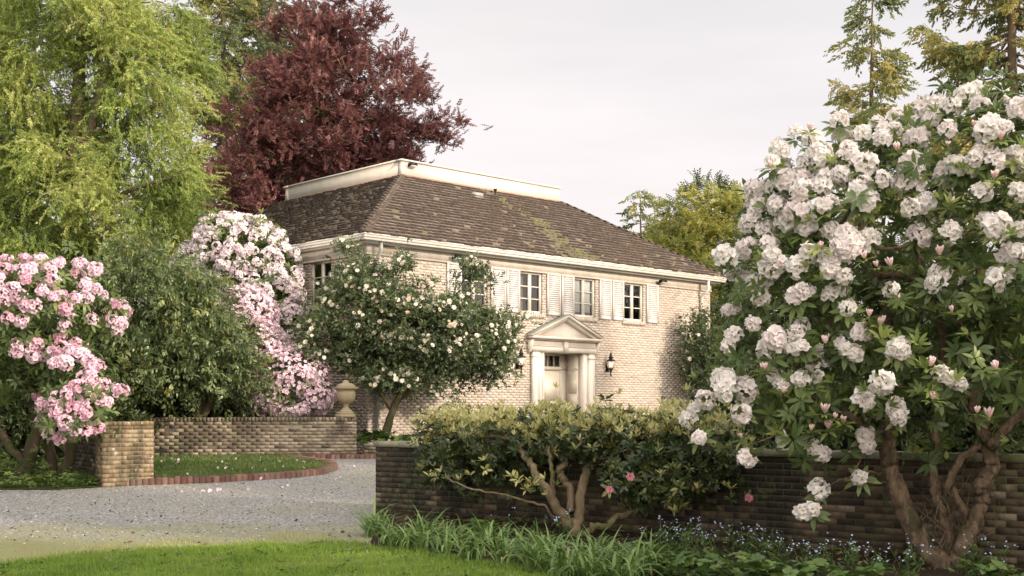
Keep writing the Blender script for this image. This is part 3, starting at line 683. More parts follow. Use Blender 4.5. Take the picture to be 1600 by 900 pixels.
# wall lanterns
def lantern(px, lab):
    x, z = px
    t = thing('wall_lantern', lab, 'lantern', HW(x, 0.40, z), HRZ, 'wall lanterns beside the door')
    return t
t = lantern((9.40,2.95), 'black iron wall lantern with lit glass to the right of the door')
mb = MB(); mb.lathe([(0.015,-0.34),(0.03,-0.30),(0.018,-0.26),(0.03,-0.16),(0.075,-0.12),(0.08,-0.10)], (0,-0.17,0), 10); mb.tube([(0,0,-0.02),(0,-0.10,-0.20),(0,-0.17,-0.14)], 0.018, 6); mb.box((-0.05,-0.02,-0.2),(0.05,-0.001,0.08)); mb.build('bracket', M['iron'], t)
mb = MB(); mb.lathe([(0.08,-0.10),(0.12,0.0),(0.135,0.09),(0.12,0.11)], (0,-0.17,0), 12); mb.build('glass', M['lampglass'], t)
mb = MB(); mb.lathe([(0.0,-0.07),(0.035,-0.03),(0.04,0.02),(0.02,0.06),(0,0.07)], (0,-0.17,0), 10); mb.build('bulb', M['glow'], t)
mb = MB(); mb.lathe([(0.145,0.11),(0.12,0.14),(0.06,0.18),(0.05,0.2),(0.085,0.22),(0.05,0.26),(0.03,0.29),(0.045,0.31),(0.015,0.36),(0.006,0.42)], (0,-0.17,0), 10); mb.build('cap', M['iron'], t)
mb = MB()
for k in range(8):
    a = k*pi/4; mb.tube([(0.082*cos(a),-0.17+0.082*sin(a),-0.10),(0.123*cos(a),-0.17+0.123*sin(a),0.0),(0.138*cos(a),-0.17+0.138*sin(a),0.09),(0.122*cos(a),-0.17+0.122*sin(a),0.115)], 0.006, 4)
mb.build('cage', M['iron'], t)
dup(t, HW(5.62, 0.40, 2.95), HRZ, 'black iron wall lantern left of the door, half behind the camellia')
def flood(pos, lab, rz=HRZ, src=None):
    if src is not None: return dup(src, pos, rz, lab)
    t = thing('floodlight', lab, 'floodlight', pos, rz, 'small floodlights under the roof edge')
    mb = MB(); mb.prism([(-0.12,-0.05,-0.08),(-0.12,-0.20,-0.02),(-0.12,-0.17,0.06),(-0.12,-0.04,0.03)], (0.24,0,0)); mb.build('housing', M['iron'], t)
    mb = MB(); mb.prism([(-0.10,-0.06,-0.079),(-0.10,-0.19,-0.028),(-0.10,-0.192,-0.033),(-0.10,-0.062,-0.086)], (0.20,0,0)); mb.build('lens', M['blind'], t)
    mb = MB(); mb.tube([(0,0.0,0.0),(0,-0.06,0.0)], 0.03, 8); mb.build('bracket', M['iron'], t); return t
fl = flood(HW(3.24,0.345,5.68), 'small floodlight on the frieze above the left shuttered window')
flood(HW(11.87,0.345,5.66), 'small floodlight on the frieze above the rightmost shutter', src=fl)
flood(HW(R0+0.28,RY0-0.035,RZ1+0.33), 'small floodlight fixed to the white roof parapet corner', src=fl)

# urn on the pale wall
ub = at(541,653,28.2)
ur = thing('garden_urn', 'weathered stone urn standing on the end of the pale brick wall', 'urn', (BW1[0]-0.27, BW1[1]+0.16, 1.42))
mb = MB(); mb.box((-0.22,-0.22,0),(0.22,0.22,0.07)); mb.box((-0.19,-0.19,0.0702),(0.19,0.19,0.12)); mb.build('plinth', M['stone'], ur)
mb = MB(); mb.lathe([(0.17,0.12),(0.165,0.14),(0.10,0.19),(0.06,0.24),(0.055,0.27),(0.085,0.29),(0.06,0.30),(0.12,0.33),(0.185,0.38),(0.215,0.45),(0.225,0.52),(0.22,0.60),(0.20,0.615),(0.22,0.64),(0.27,0.66),(0.29,0.69),(0.285,0.71),(0.24,0.715)], sides=40, lobes=20, amp=0.012); mb.build('bowl', M['stone'], ur, smooth=True)
mb = MB(); mb.lathe([(0.235,0.712),(0.22,0.75),(0.15,0.79),(0.09,0.81),(0.07,0.83),(0.08,0.85),(0.03,0.875),(0,0.88)], sides=24); mb.build('lid', M['stone'], ur, smooth=True)

# ------------------------------------------------------------------ vegetation: leaf templates
def leaf(l, w, fold=0.25, droop=0.15, fr=0.0):
    V = np.array([[0,0,0],[.35*l,-w*.46,fold*w*.5],[.35*l,0,0.02*l],[.35*l,w*.46,fold*w*.5],[.72*l,-w*.40,fold*w*.4-droop*l*.4],[.72*l,0,-droop*l*.35],[.72*l,w*.40,fold*w*.4-droop*l*.4],[l,0,-droop*l]])
    Q = np.array([[1,4,5,2],[2,5,6,3]]); T = np.array([[0,1,2],[0,2,3],[4,7,5],[5,7,6]])
    return V, [(Q, np.full(2, fr), 0), (T, np.full(4, fr), 0)]
def dleaf(l, w, droop=0.1, fr=0.0):       # four-vertex leaf for distant foliage
    V = np.array([[0,0,0],[.45*l,-w*.5,0.08*l],[l,0,-droop*l],[.45*l,w*.5,0.08*l]])
    return V, [(np.array([[0,1,2],[0,2,3]]), np.full(2, fr), 0)]
def rotx(d, up=(0,0,1.)): return frames(np.array([d], float), np.array([up], float))[0]
def whorl(n, l, w, tilt, droop=0.15, fold=0.25, simple=False, stem=0.0, jit=0.08):   # leaves round an axis (x)
    parts = []
    for k in range(n):
        a = 2*pi*k/n + rng.normal(0,.25); t = tilt+rng.normal(0,.16); d = np.array([sin(t), cos(t)*cos(a), cos(t)*sin(a)])
        ll = l*rng.uniform(.75,1.15); fr = rng.normal(0,jit)
        T = dleaf(ll, w, droop, fr) if simple else leaf(ll, w, fold, droop, fr)
        parts.append(tplace(T, rotx(d, (1,0,0)), d*0.01+np.array([stem*rng.uniform(-1,0.2),0,0])))
    return tmerge(parts)
def twig(n, L, l, w, simple=True, droop=0.2, spread=0.9, jit=0.1, flat=0.0):   # leaves alternating along an axis (x)
    parts = []
    for k in range(n):
        x = L*(k+0.5)/n; side = 1 if k % 2 else -1; a = side*(pi/2)+rng.normal(0,.35) if flat else rng.uniform(0,2*pi)
        r = np.array([0, sin(a), cos(a)*(1-flat)+flat*0.15]); d = unit((np.array([cos(spread),0,0])+sin(spread)*r)[None])[0]
        T = (dleaf if simple else leaf)(l*rng.uniform(.7,1.15), w, droop=droop, fr=rng.normal(0,jit)); parts.append(tplace(T, rotx(d), (x,0,0)))
    return tmerge(parts)
def strips(n, L, l, w, hang=0.0, jit=0.1):       # needle tufts along a drooping spray
    parts = []
    for k in range(n):
        t = (k+rng.random())/n; x = L*t; a = rng.uniform(0,2*pi); d = unit(np.array([[0.7, 0.75*cos(a), 0.45*sin(a)-hang]]))[0]
        T = dleaf(l*rng.uniform(.6,1.3), w, 0.1, rng.normal(0,jit)); parts.append(tplace(T, rotx(d, tuple(rng.normal(size=3))), (x, rng.normal(0,l*.2), -hang*0.35*L*t*t+rng.normal(0,l*.15))))
    return tmerge(parts)

# crowns as unions of ellipsoids [(x,y,z,rx,ry,rz)]
def E_(px, py, Y, rpx, rpy, ry): return (*at(px, py, Y), rpx/FPX*Y, ry, rpy/FPX*Y)
def crown_points(ells, n, inner=0.55, out=1.0, bias=0.5):
    ells = np.array(ells, float); vol = np.prod(ells[:,3:], axis=1)**0.75; P = []; D = []; got = 0
    while got < n:
        k = rng.choice(len(ells), size=n*2, p=vol/vol.sum()); d = randdir(n*2)
        r = inner+(out-inner)*rng.random(n*2)**bias
        p = ells[k,:3]+d*ells[k,3:]*r[:,None]
        q = np.linalg.norm((p[:,None,:]-ells[None,:,:3])/ells[None,:,3:], axis=2); q[np.arange(len(k)),k] = 9
        ok = q.min(1) > inner*0.95
        P.append(p[ok]); D.append(unit(d[ok]/ells[k[ok],3:])); got += ok.sum()
    return np.concatenate(P)[:n], np.concatenate(D)[:n]
def crown_pads(ells, pads, per, size, flat=.3, inner=0.3, bias=.6, tilt=.25, droop=0.0):   # foliage gathered in layered pads with gaps between
    C_, D_ = crown_points(ells, pads, inner, .97, bias); P = []; D = []
    for c, d in zip(C_, D_):
        h = unit((d*[1,1,.15]+[1e-4,0,0])[None])[0]; sd = np.cross([0,0,1.], h); sz = size*rng.uniform(.55,1.3); n = max(3, int(per*rng.uniform(.6,1.4)))
        q = randdir(n)*rng.random((n,1))**.45; x = q[:,0]*sz*1.15; y = q[:,1]*sz*.85; z = q[:,2]*sz*flat+x*tilt*d[2]-droop*(x/sz)**2*sz*.3
        P.append(c+h*x[:,None]+sd*y[:,None]+np.stack([0*z,0*z,z],1)); D.append(unit(h*(.5+.5*q[:,:1])+sd*q[:,1:2]*.5+np.array([0,0,.15])))
    return np.concatenate(P), np.concatenate(D)
def ray_hit(px, py, ells, dflt):          # where a photo direction first meets the crown
    o = np.array([0,0,EYE]); d = np.array([(px-800)/FPX, 1.0, (640-py)/FPX]); best = None
    for e in ells:
        c, r = np.array(e[:3]), np.array(e[3:]); oc = (o-c)/r; dd = d/r
        A = dd@dd; B_ = 2*oc@dd; C_ = oc@oc-1; q = B_*B_-4*A*C_
        if q > 0:
            t = (-B_-math.sqrt(q))/(2*A)
            if best is None or t < best: best = t
    return at(px, py, dflt if best is None else best)

def skeleton(mb, base, tips, r_tip=0.004, expo=0.46, sides=5, sag=0.06, minr=None, wob=0.05, prefer=0.0, climb=0.35):
    """base: polylines [(points, radii)] already drawn as trunk; tips joined greedily to the nearest branch."""
    pos = []; par = []; own = []
    for pts, rad in base:
        P = np.array(pts); seg = np.linalg.norm(np.diff(P, axis=0), axis=1); L = np.concatenate([[0], np.cumsum(seg)])
        m = max(3, int(L[-1]/0.25)); last = -1
        for t in np.linspace(0, L[-1], m):
            pos.append([np.interp(t, L, P[:,k]) for k in range(3)]); par.append(last); own.append(True); last = len(pos)-1
    root = np.array(base[0][0][0]); order = np.argsort(np.linalg.norm(tips-np.array(base[0][0][-1]), axis=1))
    N0 = len(pos); ends = []; chains = []
    POS = np.zeros((N0+len(tips)*4, 3)); POS[:N0] = pos; n = N0
    for i in order:
        tp = tips[i]; c = np.linalg.norm(POS[:n]-tp, axis=1) + climb*np.maximum(POS[:n,2]-tp[2], 0)
        j = int(np.argmin(c)); a = POS[j]; L = np.linalg.norm(tp-a)
        ch = [j]; m = 2 if L < 0.5 else 4
        for k in range(1, m+1):
            t = k/m; p = a*(1-t)+tp*t + np.array([0,0,-sag*L*sin(pi*t)]) + rng.normal(0, wob*L, 3)*(0 if k == m else 0.6)
            POS[n] = p; par.append(ch[-1]); own.append(False); ch.append(n); n += 1
            if n >= len(POS): POS = np.concatenate([POS, np.zeros((len(POS),3))])
        ends.append(n-1); chains.append(ch)
    cnt = np.zeros(n)
    for e in ends:
        k = e
        while k >= 0: cnt[k] += 1; k = par[k]
    for ch in chains:
        r = r_tip*np.maximum(cnt[ch[:]],1)**expo; r[0] = r[1]*1.1
        mb.tube(POS[ch], r, sides if r.max() < 0.05 else 8, rng.random(), cap=False)
    return mb
def limb(mb, pts, radii, sides=10, wob=0.02, sub=4, flute=0.0):    # crooked tapering limb through points
    P = np.array(pts, float); n = len(P); t = np.arange(n); tt = np.linspace(0, n-1, (n-1)*sub+1)
    Q = np.stack([np.interp(tt, t, P[:,k]) for k in range(3)], 1)
    if n > 2:
        for _ in range(2): Q[1:-1] = 0.25*Q[:-2]+0.5*Q[1:-1]+0.25*Q[2:]
    Q[1:-1] += rng.normal(0, wob, (len(Q)-2, 3)); r = np.interp(tt, t, radii)*(1+rng.normal(0,.02 if flute else .06,len(tt)))
    mb.tube(Q, r, sides, rng.random(), flute=flute); return (Q, r)

def plant(name, label, cat, base, group=None):
    t = thing(name, label, cat, base, 0, group); return t, np.array([float(a) for a in base])
def put(mb, name, mats, t, base, smooth=False, kind=None):
    mb.V = [v-base for v in mb.V]; return mb.build(name, mats, t, smooth, kind)

def foliage(mb, tips, dirs, templates, per=3, spread=0.15, scale=1.0, upb=0.4, rand=0.5, rnd=(0.2,0.8), rndz=None, roll=True, outb=0.7):
    for k in range(per):
        p = tips + rng.normal(0, spread, tips.shape)*(0 if k == 0 else 1); n = len(p)
        d = unit(dirs*outb + np.array([0,0,upb]) + rng.normal(0, rand, p.shape)); sel = rng.integers(0, len(templates), n)
        R = frames(d, roll=rng.uniform(0,2*pi,n) if roll else rng.normal(0,0.4,n)); S = scale*rng.uniform(.75,1.2,n); v = rng.uniform(*rnd, n)
        if rndz is not None: v = rndz(p, v)
        for q in range(len(templates)):
            m_ = sel == q; mb.scatter(templates[q], p[m_], R[m_], S[m_], v[m_])

# ------------------------------------------------------------------ flower templates
def floret(r=0.05, depth=0.034, lobes=5, seg=15, ruffle=0.2):
    ang = np.linspace(0, 2*pi, seg, endpoint=False); ph = rng.uniform(0, 2*pi); V = []; prof = [(0.12,0.0,0),(0.42,0.55,0),(0.75,0.85,1),(1.0,0.95,2)]
    for rr_, zz, lv in prof:
        lob = 1+(0.06,0.14,0.20)[lv]*np.cos(lobes*ang+ph) if lv else 1+0*ang
        z = depth*zz + (lv > 0)*rng.normal(0, ruffle*depth*lv*0.7, seg) - (0.25*depth if lv == 2 else 0)*(0.5+0.5*np.cos(lobes*ang+ph))
        V.append(np.stack([z, r*rr_*lob*np.cos(ang), r*rr_*lob*np.sin(ang)], 1))
    i0 = np.arange(seg); i1 = (i0+1) % seg; F = []; R_ = []
    for k in range(3):
        F.append(np.stack([k*seg+i0, k*seg+i1, (k+1)*seg+i1, (k+1)*seg+i0], 1)); R_.append(np.full(seg, (0.08,0.5,0.85)[k])+rng.normal(0,.05,seg))
    return np.concatenate(V), [(np.concatenate(F), np.concatenate(R_), 0)]
def truss(n=13, rad=0.075, r=0.05, seg=15, maxpol=1.75):
    parts = []
    for k in range(n):
        z = 1-(1-cos(maxpol))*(k+0.5)/n; a = k*2.39996+rng.normal(0,.12); s_ = math.sqrt(max(0,1-z*z)); d = np.array([z, s_*cos(a), s_*sin(a)])
        d = unit((d+rng.normal(0,.2,3))[None])[0]
        parts.append(tplace(floret(r*rng.uniform(.8,1.15), 0.036*r/0.05, seg=seg), rotx(d, tuple(rng.normal(size=3))), d*rad*rng.uniform(.75,1.25)))
    return tmerge(parts)
def bud_cluster(n=6, l=0.05, w=0.011, spread=0.35):
    parts = []
    for k in range(n):
        a = 2*pi*k/n+rng.normal(0,.3); t = spread*rng.uniform(.3,1.1); d = np.array([cos(t), sin(t)*cos(a), sin(t)*sin(a)]); seg = 6
        ang = np.linspace(0, 2*pi, seg, endpoint=False); V = []
        ll = l*rng.uniform(.8,1.15)
        for x, rr_ in ((0,0.45),(0.35,0.9),(0.7,1.0),(0.92,0.6),(1.0,0.12)): V.append(np.stack([np.full(seg,x*ll), w*rr_*np.cos(ang), w*rr_*np.sin(ang)], 1))
        i0 = np.arange(seg); i1 = (i0+1) % seg
        F = np.concatenate([np.stack([q*seg+i0, q*seg+i1, (q+1)*seg+i1, (q+1)*seg+i0], 1) for q in range(4)]); fr = np.repeat([0.35,0.5,0.7,0.9], seg)+rng.normal(0,.05,4*seg)
        parts.append(tplace((np.concatenate(V), [(F, fr, 0)]), rotx(d), d*0.02))
    return tmerge(parts)
def rosette(r=0.045, layers=3, pet=6):     # camellia blossom
    parts = []
    for L in range(layers):
        for k in range(pet):
            a = 2*pi*(k+0.5*L)/pet+rng.normal(0,.08); t = 0.25+0.42*L; rr_ = r*(1-0.26*L)
            d = np.array([sin(t), cos(t)*cos(a), cos(t)*sin(a)])
            V = np.array([[0,0,0],[.5*rr_,-.42*rr_,.06*rr_],[.95*rr_,-.28*rr_,.02*rr_],[1.02*rr_,0,-.02*rr_],[.95*rr_,.28*rr_,.02*rr_],[.5*rr_,.42*rr_,.06*rr_]])
            parts.append(tplace((V, [(np.array([[0,1,2,3],[0,3,4,5]]), np.full(2, rng.normal(0.5+0.15*L,.08)), 0)]), rotx(d,(1,0,0)), (0.006*L,0,0)))
    return tmerge(parts)
def tmesh(name, T, mats, scale=1.0):
    mb = MB(); mb.addraw(T[0]*scale, [(f, r+0.0, m) for f, r, m in T[1]]); return mb.mesh(name, mats)
def place_flowers(name, meshes, t, base, P, D, scale=(0.9,1.15), roll=True, limit=100, mat=None, templates=None, rest_name=None):
    """one child object per flower; past the limit the rest is one uncountable mass"""
    d = np.linalg.norm(P-np.array([0,0,EYE]), axis=1); order = np.argsort(d) if limit < len(P) else np.arange(len(P))
    R = frames(D, roll=rng.uniform(0,2*pi,len(P))); S = rng.uniform(*scale, len(P))
    from mathutils import Matrix
    for i in order[:limit]:
        o = link(name, meshes[rng.integers(len(meshes))], t); Mx = np.eye(4); Mx[:3,:3] = R[i]*S[i]; Mx[:3,3] = P[i]-base
        o.matrix_local = Matrix(Mx.tolist())
    rest = order[limit:]
    if len(rest):
        mb = MB(); sel = rng.integers(0, len(templates), len(rest))
        for q in range(len(templates)):
            k = rest[sel == q]; mb.scatter(templates[q], P[k], R[k], S[k], rng.normal(0,.05,len(k)))
        put(mb, rest_name or name, mat, t, base, kind='stuff')

M['rhodo'] = leaf_mat('rhododendron_leaf', [(0,(0.055,0.090,0.030)),(0.45,(0.115,0.168,0.050)),(0.75,(0.19,0.25,0.072)),(1,(0.32,0.38,0.105))], 0.42, 0.42, 0.45, 0.12)
M['dark_bark'] = bark_mat('dark_bark', (0.04,0.032,0.022), (0.12,0.095,0.06), (0.07,0.08,0.025))
M['rhodo_bark'] = bark_mat('rhododendron_bark', (0.045,0.032,0.022), (0.24,0.175,0.115), (0.06,0.055,0.03), 9)
M['white_petal'] = petal_mat('white_petal', [(0,(0.80,0.70,0.56)),(0.3,(0.90,0.87,0.82)),(0.8,(0.93,0.91,0.88)),(1,(0.92,0.86,0.85))], (0.90,0.80,0.80), 0.4)
M['pink_bud'] = petal_mat('pink_bud', [(0.2,(0.52,0.38,0.22)),(0.5,(0.80,0.55,0.54)),(1,(0.90,0.76,0.74))], trans=0.2)
M['pink_petal'] = petal_mat('pink_petal', [(0,(0.64,0.36,0.44)),(0.3,(0.76,0.56,0.65)),(0.8,(0.84,0.69,0.77)),(1,(0.80,0.57,0.67))], (0.74,0.36,0.48), 0.4)
M['blush_petal'] = petal_mat('blush_petal', [(0,(0.72,0.54,0.57)),(0.3,(0.85,0.75,0.77)),(0.8,(0.91,0.86,0.87)),(1,(0.88,0.78,0.82))], (0.86,0.70,0.76), 0.4)
M['rose_petal'] = petal_mat('rose_petal', [(0,(0.50,0.13,0.19)),(0.5,(0.62,0.24,0.30)),(1,(0.76,0.42,0.46))])

# ------------------------------------------------------------------ big white rhododendron (right foreground)
wr_e = [E_(1370,430,12.6,215,235,1.25), E_(1540,380,12.4,190,235,1.5), E_(1250,420,12.9,105,150,0.9), E_(1220,560,12.6,100,120,0.8), E_(1470,580,12.2,200,120,1.3), E_(1150,640,12.5,62,62,0.4), E_(1640,560,12.4,140,170,1.3), E_(1500,215,12.7,110,75,0.8), E_(1290,640,12.4,120,60,0.7), E_(1660,330,12.8,110,190,1.2)]
wr_f = [(515,140),(375,180),(430,205),(585,185),(650,200),(690,170),(760,205),(440,250),(330,240),(415,285),(300,275),(455,270),(520,315),(590,285),(545,265),(330,300),(340,350),(280,360),(460,355),(575,370),(600,400),(320,410),(350,465),(255,405),(235,470),(285,490),(225,550),(290,540),(300,575),(150,575),(180,620),(245,660),(285,655),(385,430),(745,285),(790,405),(860,300),(890,285),(945,265),(870,500),(770,510),(740,420),(970,370),(980,460),(1015,480),(1085,370),(1075,245),(1045,265),(1040,165),(1000,160),(860,170),(830,100),(870,100),(920,60),(950,45),(1090,105),(535,510),(610,520),(480,580),(530,640),(485,695),(380,610),(300,600),(540,740),(680,680),(820,660),(310,845),(380,820),(240,790),(185,740),(165,860),(435,880),(540,860),(700,870),(1090,490),(1060,580),(1090,570),(1020,650),(580,820)]
wr_f = [(1060+x/2.046, 120+y/2.046) for x, y in wr_f] + [(1060+x/2.3685, 520+y/2.3685) for x, y in [(190,50),(360,30),(430,50),(500,80),(515,140),(620,60),(815,65),(360,165),(455,170),(175,215),(65,290),(100,250),(75,390),(255,460),(755,185),(1040,190),(520,580),(495,655),(670,535),(680,245),(250,215),(815,310),(495,425),(690,380),(970,150),(235,300)]]
wr_b = [(1060+x/2.046, 120+y/2.046) for x, y in [(420,175),(290,290),(455,550),(595,585),(635,610),(680,610),(325,615),(240,710),(610,770),(700,725),(875,755),(835,575),(865,415),(1030,205),(1010,330),(870,230),(700,240),(945,165),(645,800)]] + [(1060+x/2.3685, 520+y/2.3685) for x, y in [(540,300),(580,320),(612,335),(708,290),(555,360),(490,365),(385,225),(235,395),(940,250),(1105,300),(1150,320),(1175,140),(930,130),(315,145),(545,45)]]
base = gat(1478,888)
t, bs = plant('white_rhododendron', 'huge white flowering rhododendron with crooked trunks in front of the dark wall', 'rhododendron', base)
tr_mb = MB(); bases = []
Y0 = base[1]
for pts, r in [([(1482,892,Y0),(1440,855,Y0),(1412,790,Y0-.05),(1392,735,Y0),(1385,690,Y0+.05),(1400,620,Y0+.1),(1395,520,Y0+.2),(1370,430,Y0+.25)], [.135,.105,.092,.085,.078,.066,.05,.03]),
               ([(1487,893,Y0),(1508,845,Y0-.05),(1535,790,Y0),(1532,760,Y0),(1550,730,Y0+.05),(1545,690,Y0+.05),(1520,640,Y0+.1),(1535,540,Y0+.15),(1530,420,Y0+.2)], [.11,.082,.066,.085,.078,.068,.06,.05,.03]),
               ([(1490,885,Y0+.1),(1480,830,Y0+.12),(1462,780,Y0+.1),(1455,730,Y0+.15),(1462,690,Y0+.2),(1475,600,Y0+.25),(1470,480,Y0+.3),(1490,330,Y0+.3)], [.075,.055,.046,.05,.055,.046,.036,.02]),
               ([(1385,700,Y0+.05),(1330,650,Y0-.1),(1270,615,Y0-.1),(1200,600,Y0)], [.06,.045,.035,.02]),
               ([(1545,700,Y0),(1600,640,Y0),(1660,560,Y0+.1)], [.07,.05,.03]),
               ([(1500,860,Y0),(1516,810,Y0+.1),(1480,760,Y0+.1),(1500,715,Y0+.1),(1560,680,Y0+.1)], [.055,.05,.045,.04,.03])]:
    bases.append(limb(tr_mb, [at(*p) for p in pts], r, 22, 0.010, 9, 0.085))
fP = []; fD = []
cen = np.array(wr_e[0][:3])
for x, y in wr_f:
    p = ray_hit(x, y, wr_e, 12.1); p = p + unit(p[None])[0]*rng.uniform(-0.05,0.35)*np.array([p[0]/p[1],1,(p[2]-EYE)/p[1]]) if False else p
    k = rng.uniform(0.0,0.25); p = p*(1+0.0) ; q = np.array([p[0],p[1],p[2]-EYE]); q = q*(1+k/q[1]); p = q+[0,0,EYE]
    fP.append(p); n_ = unit((p-cen)[None])[0]; fD.append(unit((0.45*n_+np.array([0,-0.45,0.55])+rng.normal(0,.2,3))[None])[0])
bP = []; bD = []
for x, y in wr_b:
    p = ray_hit(x, y, wr_e, 12.0); bP.append(p); bD.append(unit((np.array([0,-0.1,1.0])+rng.normal(0,.15,3))[None])[0])
for k in range(52):       # the upper and left flanks are almost closed with bloom
    x, y = (rng.uniform(1165,1330), rng.uniform(200,420)) if k < 28 else (rng.uniform(1300,1600), rng.uniform(150,290)) if k < 44 else (rng.uniform(1130,1260), rng.uniform(400,560))
    if not any(((x-800)/FPX-e[0]/e[1])**2*(e[1]/e[3])**2+((640-y)/FPX-(e[2]-EYE)/e[1])**2*(e[1]/e[5])**2 < 1 for e in wr_e): continue
    p = ray_hit(x, y, wr_e, 12.1); q = p-[0,0,EYE]; p = q*(1+rng.uniform(.0,.3)/q[1])+[0,0,EYE]; n_ = unit((p-cen)[None])[0]; fP.append(p); fD.append(unit((0.5*n_+np.array([0,-0.4,0.5])+rng.normal(0,.25,3))[None])[0])
fP, fD, bP, bD = map(np.array, (fP, fD, bP, bD))
sP, sD = crown_points(wr_e, 420, 0.45, 1.0, 0.6)
ex, exD = crown_points(wr_e, 90, 0.9, 1.02); keep = (ex[:,1] > 12.5) & (ex[:,2] > 1.7); ex, exD = ex[keep][:40], exD[keep][:40]
tips = np.concatenate([sP, fP-fD*0.1, bP-bD*0.05, ex])
skeleton(tr_mb, bases, tips, 0.0042, 0.42, 5, 0.08, wob=0.07)
for x0, y0, x1, y1 in [(1385,735,1270,775),(1385,690,1330,740),(1330,650,1160,700)]:
    limb(tr_mb, [at(x0,y0,Y0), at((x0+x1)/2,(y0+y1)/2-12,Y0-.1), at(x1,y1,Y0-.15)], [.014,.009,.006], 5)
for k in range(26):       # bare twigs and suckers round the trunks
    a = at(rng.uniform(1440,1530), rng.uniform(830,890), Y0+rng.uniform(-.2,.2)); limb(tr_mb, [a, a+[rng.normal(0,.15),rng.normal(0,.1),.3], a+[rng.normal(0,.3),rng.normal(0,.2),rng.uniform(.5,1.0)]], [.006,.004,.002], 4)
put(tr_mb, 'trunk', M['rhodo_bark'], t, bs, True)
wT = [whorl(8, .15, .048, 0.25, .18) for _ in range(4)] + [whorl(6, .13, .045, 0.75, .1) for _ in range(2)]
lw = MB()
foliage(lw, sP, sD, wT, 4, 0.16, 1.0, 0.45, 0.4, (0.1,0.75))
foliage(lw, np.concatenate([fP-fD*0.07, ex-exD*.07]), np.concatenate([fD, exD]), [whorl(9, .16, .05, 0.02, .15) for _ in range(3)], 1, 0.0, 1.05, 0.0, 0.1, (0.25,0.8))
foliage(lw, bP-bD*0.02, bD, [whorl(8, .15, .045, 0.2, .25) for _ in range(3)], 1, 0, 1.0, 0, .1, (0.7,0.98))
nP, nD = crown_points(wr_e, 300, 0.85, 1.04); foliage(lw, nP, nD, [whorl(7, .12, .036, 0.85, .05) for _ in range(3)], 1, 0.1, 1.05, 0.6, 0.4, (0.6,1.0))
put(lw, 'foliage', M['rhodo'], t, bs)
TT = [truss(rng.integers(13,19), rng.uniform(.06,.08), rng.uniform(.050,.060), maxpol=rng.uniform(1.35,1.95)) for _ in range(8)]; TT += [tmerge([tplace(TT[k], np.eye(3), (0,0,0)), tplace(TT[k+3], rotx((.7,.5,.4)), (-.02,.11,.07))]) for k in range(4)]; TM = [tmesh('flower_truss', T, M['white_petal']) for T in TT]
place_flowers('flower_truss', TM[:9], t, bs, fP[:100], fD[:100], (0.68,1.15))
if len(fP) > 100 or len(ex):
    Pq, Dq = np.concatenate([fP[100:], ex]), np.concatenate([fD[100:], exD])
    place_flowers('flower_mass', TM, t, bs, Pq, Dq, (0.7,1.05), limit=0, mat=M['white_petal'], templates=TT)
BT = [bud_cluster(9, .095, .013, .42) for _ in range(4)]; BM = [tmesh('flower_bud', T, M['pink_bud']) for T in BT]
place_flowers('flower_bud', BM, t, bs, bP, bD, (0.6,1.0))

# ------------------------------------------------------------------ pruned rhododendron hedge over the wall
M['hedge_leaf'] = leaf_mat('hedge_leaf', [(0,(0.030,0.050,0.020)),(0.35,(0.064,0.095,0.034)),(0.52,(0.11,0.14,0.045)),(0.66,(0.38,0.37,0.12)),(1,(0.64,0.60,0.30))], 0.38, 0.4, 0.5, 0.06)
M['pale_bark'] = bark_mat('smooth_pale_bark', (0.11,0.082,0.055), (0.27,0.205,0.135), (0.10,0.105,0.04))
base = gat(897,838)
t, bs = plant('pruned_shrub', 'broad flat clipped shrub with pale new leaves and bare forked trunks', 'shrub', base)
Y0 = base[1]; tr_mb = MB(); bases = []
for pts, r in [([(895,842,Y0),(905,810,Y0),(908,770,Y0),(915,740,Y0+.1),(930,720,Y0+.2),(950,690,Y0+.2)], [.085,.07,.062,.058,.05,.034]),
               ([(890,822,Y0),(868,790,Y0-.1),(850,760,Y0-.1),(828,725,Y0+.1),(812,700,Y0+.3),(790,680,Y0+.4)], [.072,.062,.056,.042,.032,.016]),
               ([(893,800,Y0+.05),(890,760,Y0+.15),(872,735,Y0+.2),(885,720,Y0+.2),(860,705,Y0+.3)], [.048,.044,.044,.04,.025]),
               ([(900,845,Y0-.1),(918,832,Y0-.15),(930,820,Y0-.2),(950,824,Y0-.2),(966,806,Y0-.15),(1000,796,Y0-.1),(1060,775,Y0)], [.05,.045,.04,.042,.04,.03,.015]),
               ([(866,775,Y0),(862,740,Y0-.1),(858,700,Y0)], [.03,.025,.02]),
               ([(868,812,Y0),(850,790,Y0-.2),(800,775,Y0-.1),(740,765,Y0),(690,745,Y0+.5)], [.018,.015,.013,.012,.008]),
               ([(950,690,Y0+.2),(1010,680,Y0+.2),(1090,675,Y0)], [.04,.03,.02]),
               ([(790,685,Y0+.4),(720,680,Y0+.9),(680,684,Y0+1.2)], [.02,.014,.009])]:
    bases.append(limb(tr_mb, [at(*p) for p in pts], r, 16, 0.010, 6, 0.05))
hd_e = [E_(725,690,16.5,78,45,.75), E_(800,682,15.9,90,40,.8), E_(900,678,15.6,90,36,.85), E_(1000,688,15.1,90,44,.8), E_(1090,700,14.6,75,50,.75), E_(1060,735,14.5,95,45,.55), E_(765,728,15.9,80,36,.5), E_(1010,742,14.8,72,44,.5), E_(700,720,16.8,50,40,.5)]
sP, sD = crown_points(hd_e, 700, 0.5, 1.06, 0.6)
ztop = EYE-0.24
sP[:,2] = np.minimum(sP[:,2], ztop+rng.normal(0,.05,len(sP)))
skeleton(tr_mb, bases, sP[::2], 0.0035, 0.42, 4, 0.05, wob=.06)
put(tr_mb, 'trunk', M['pale_bark'], t, bs, True)
lw = MB()
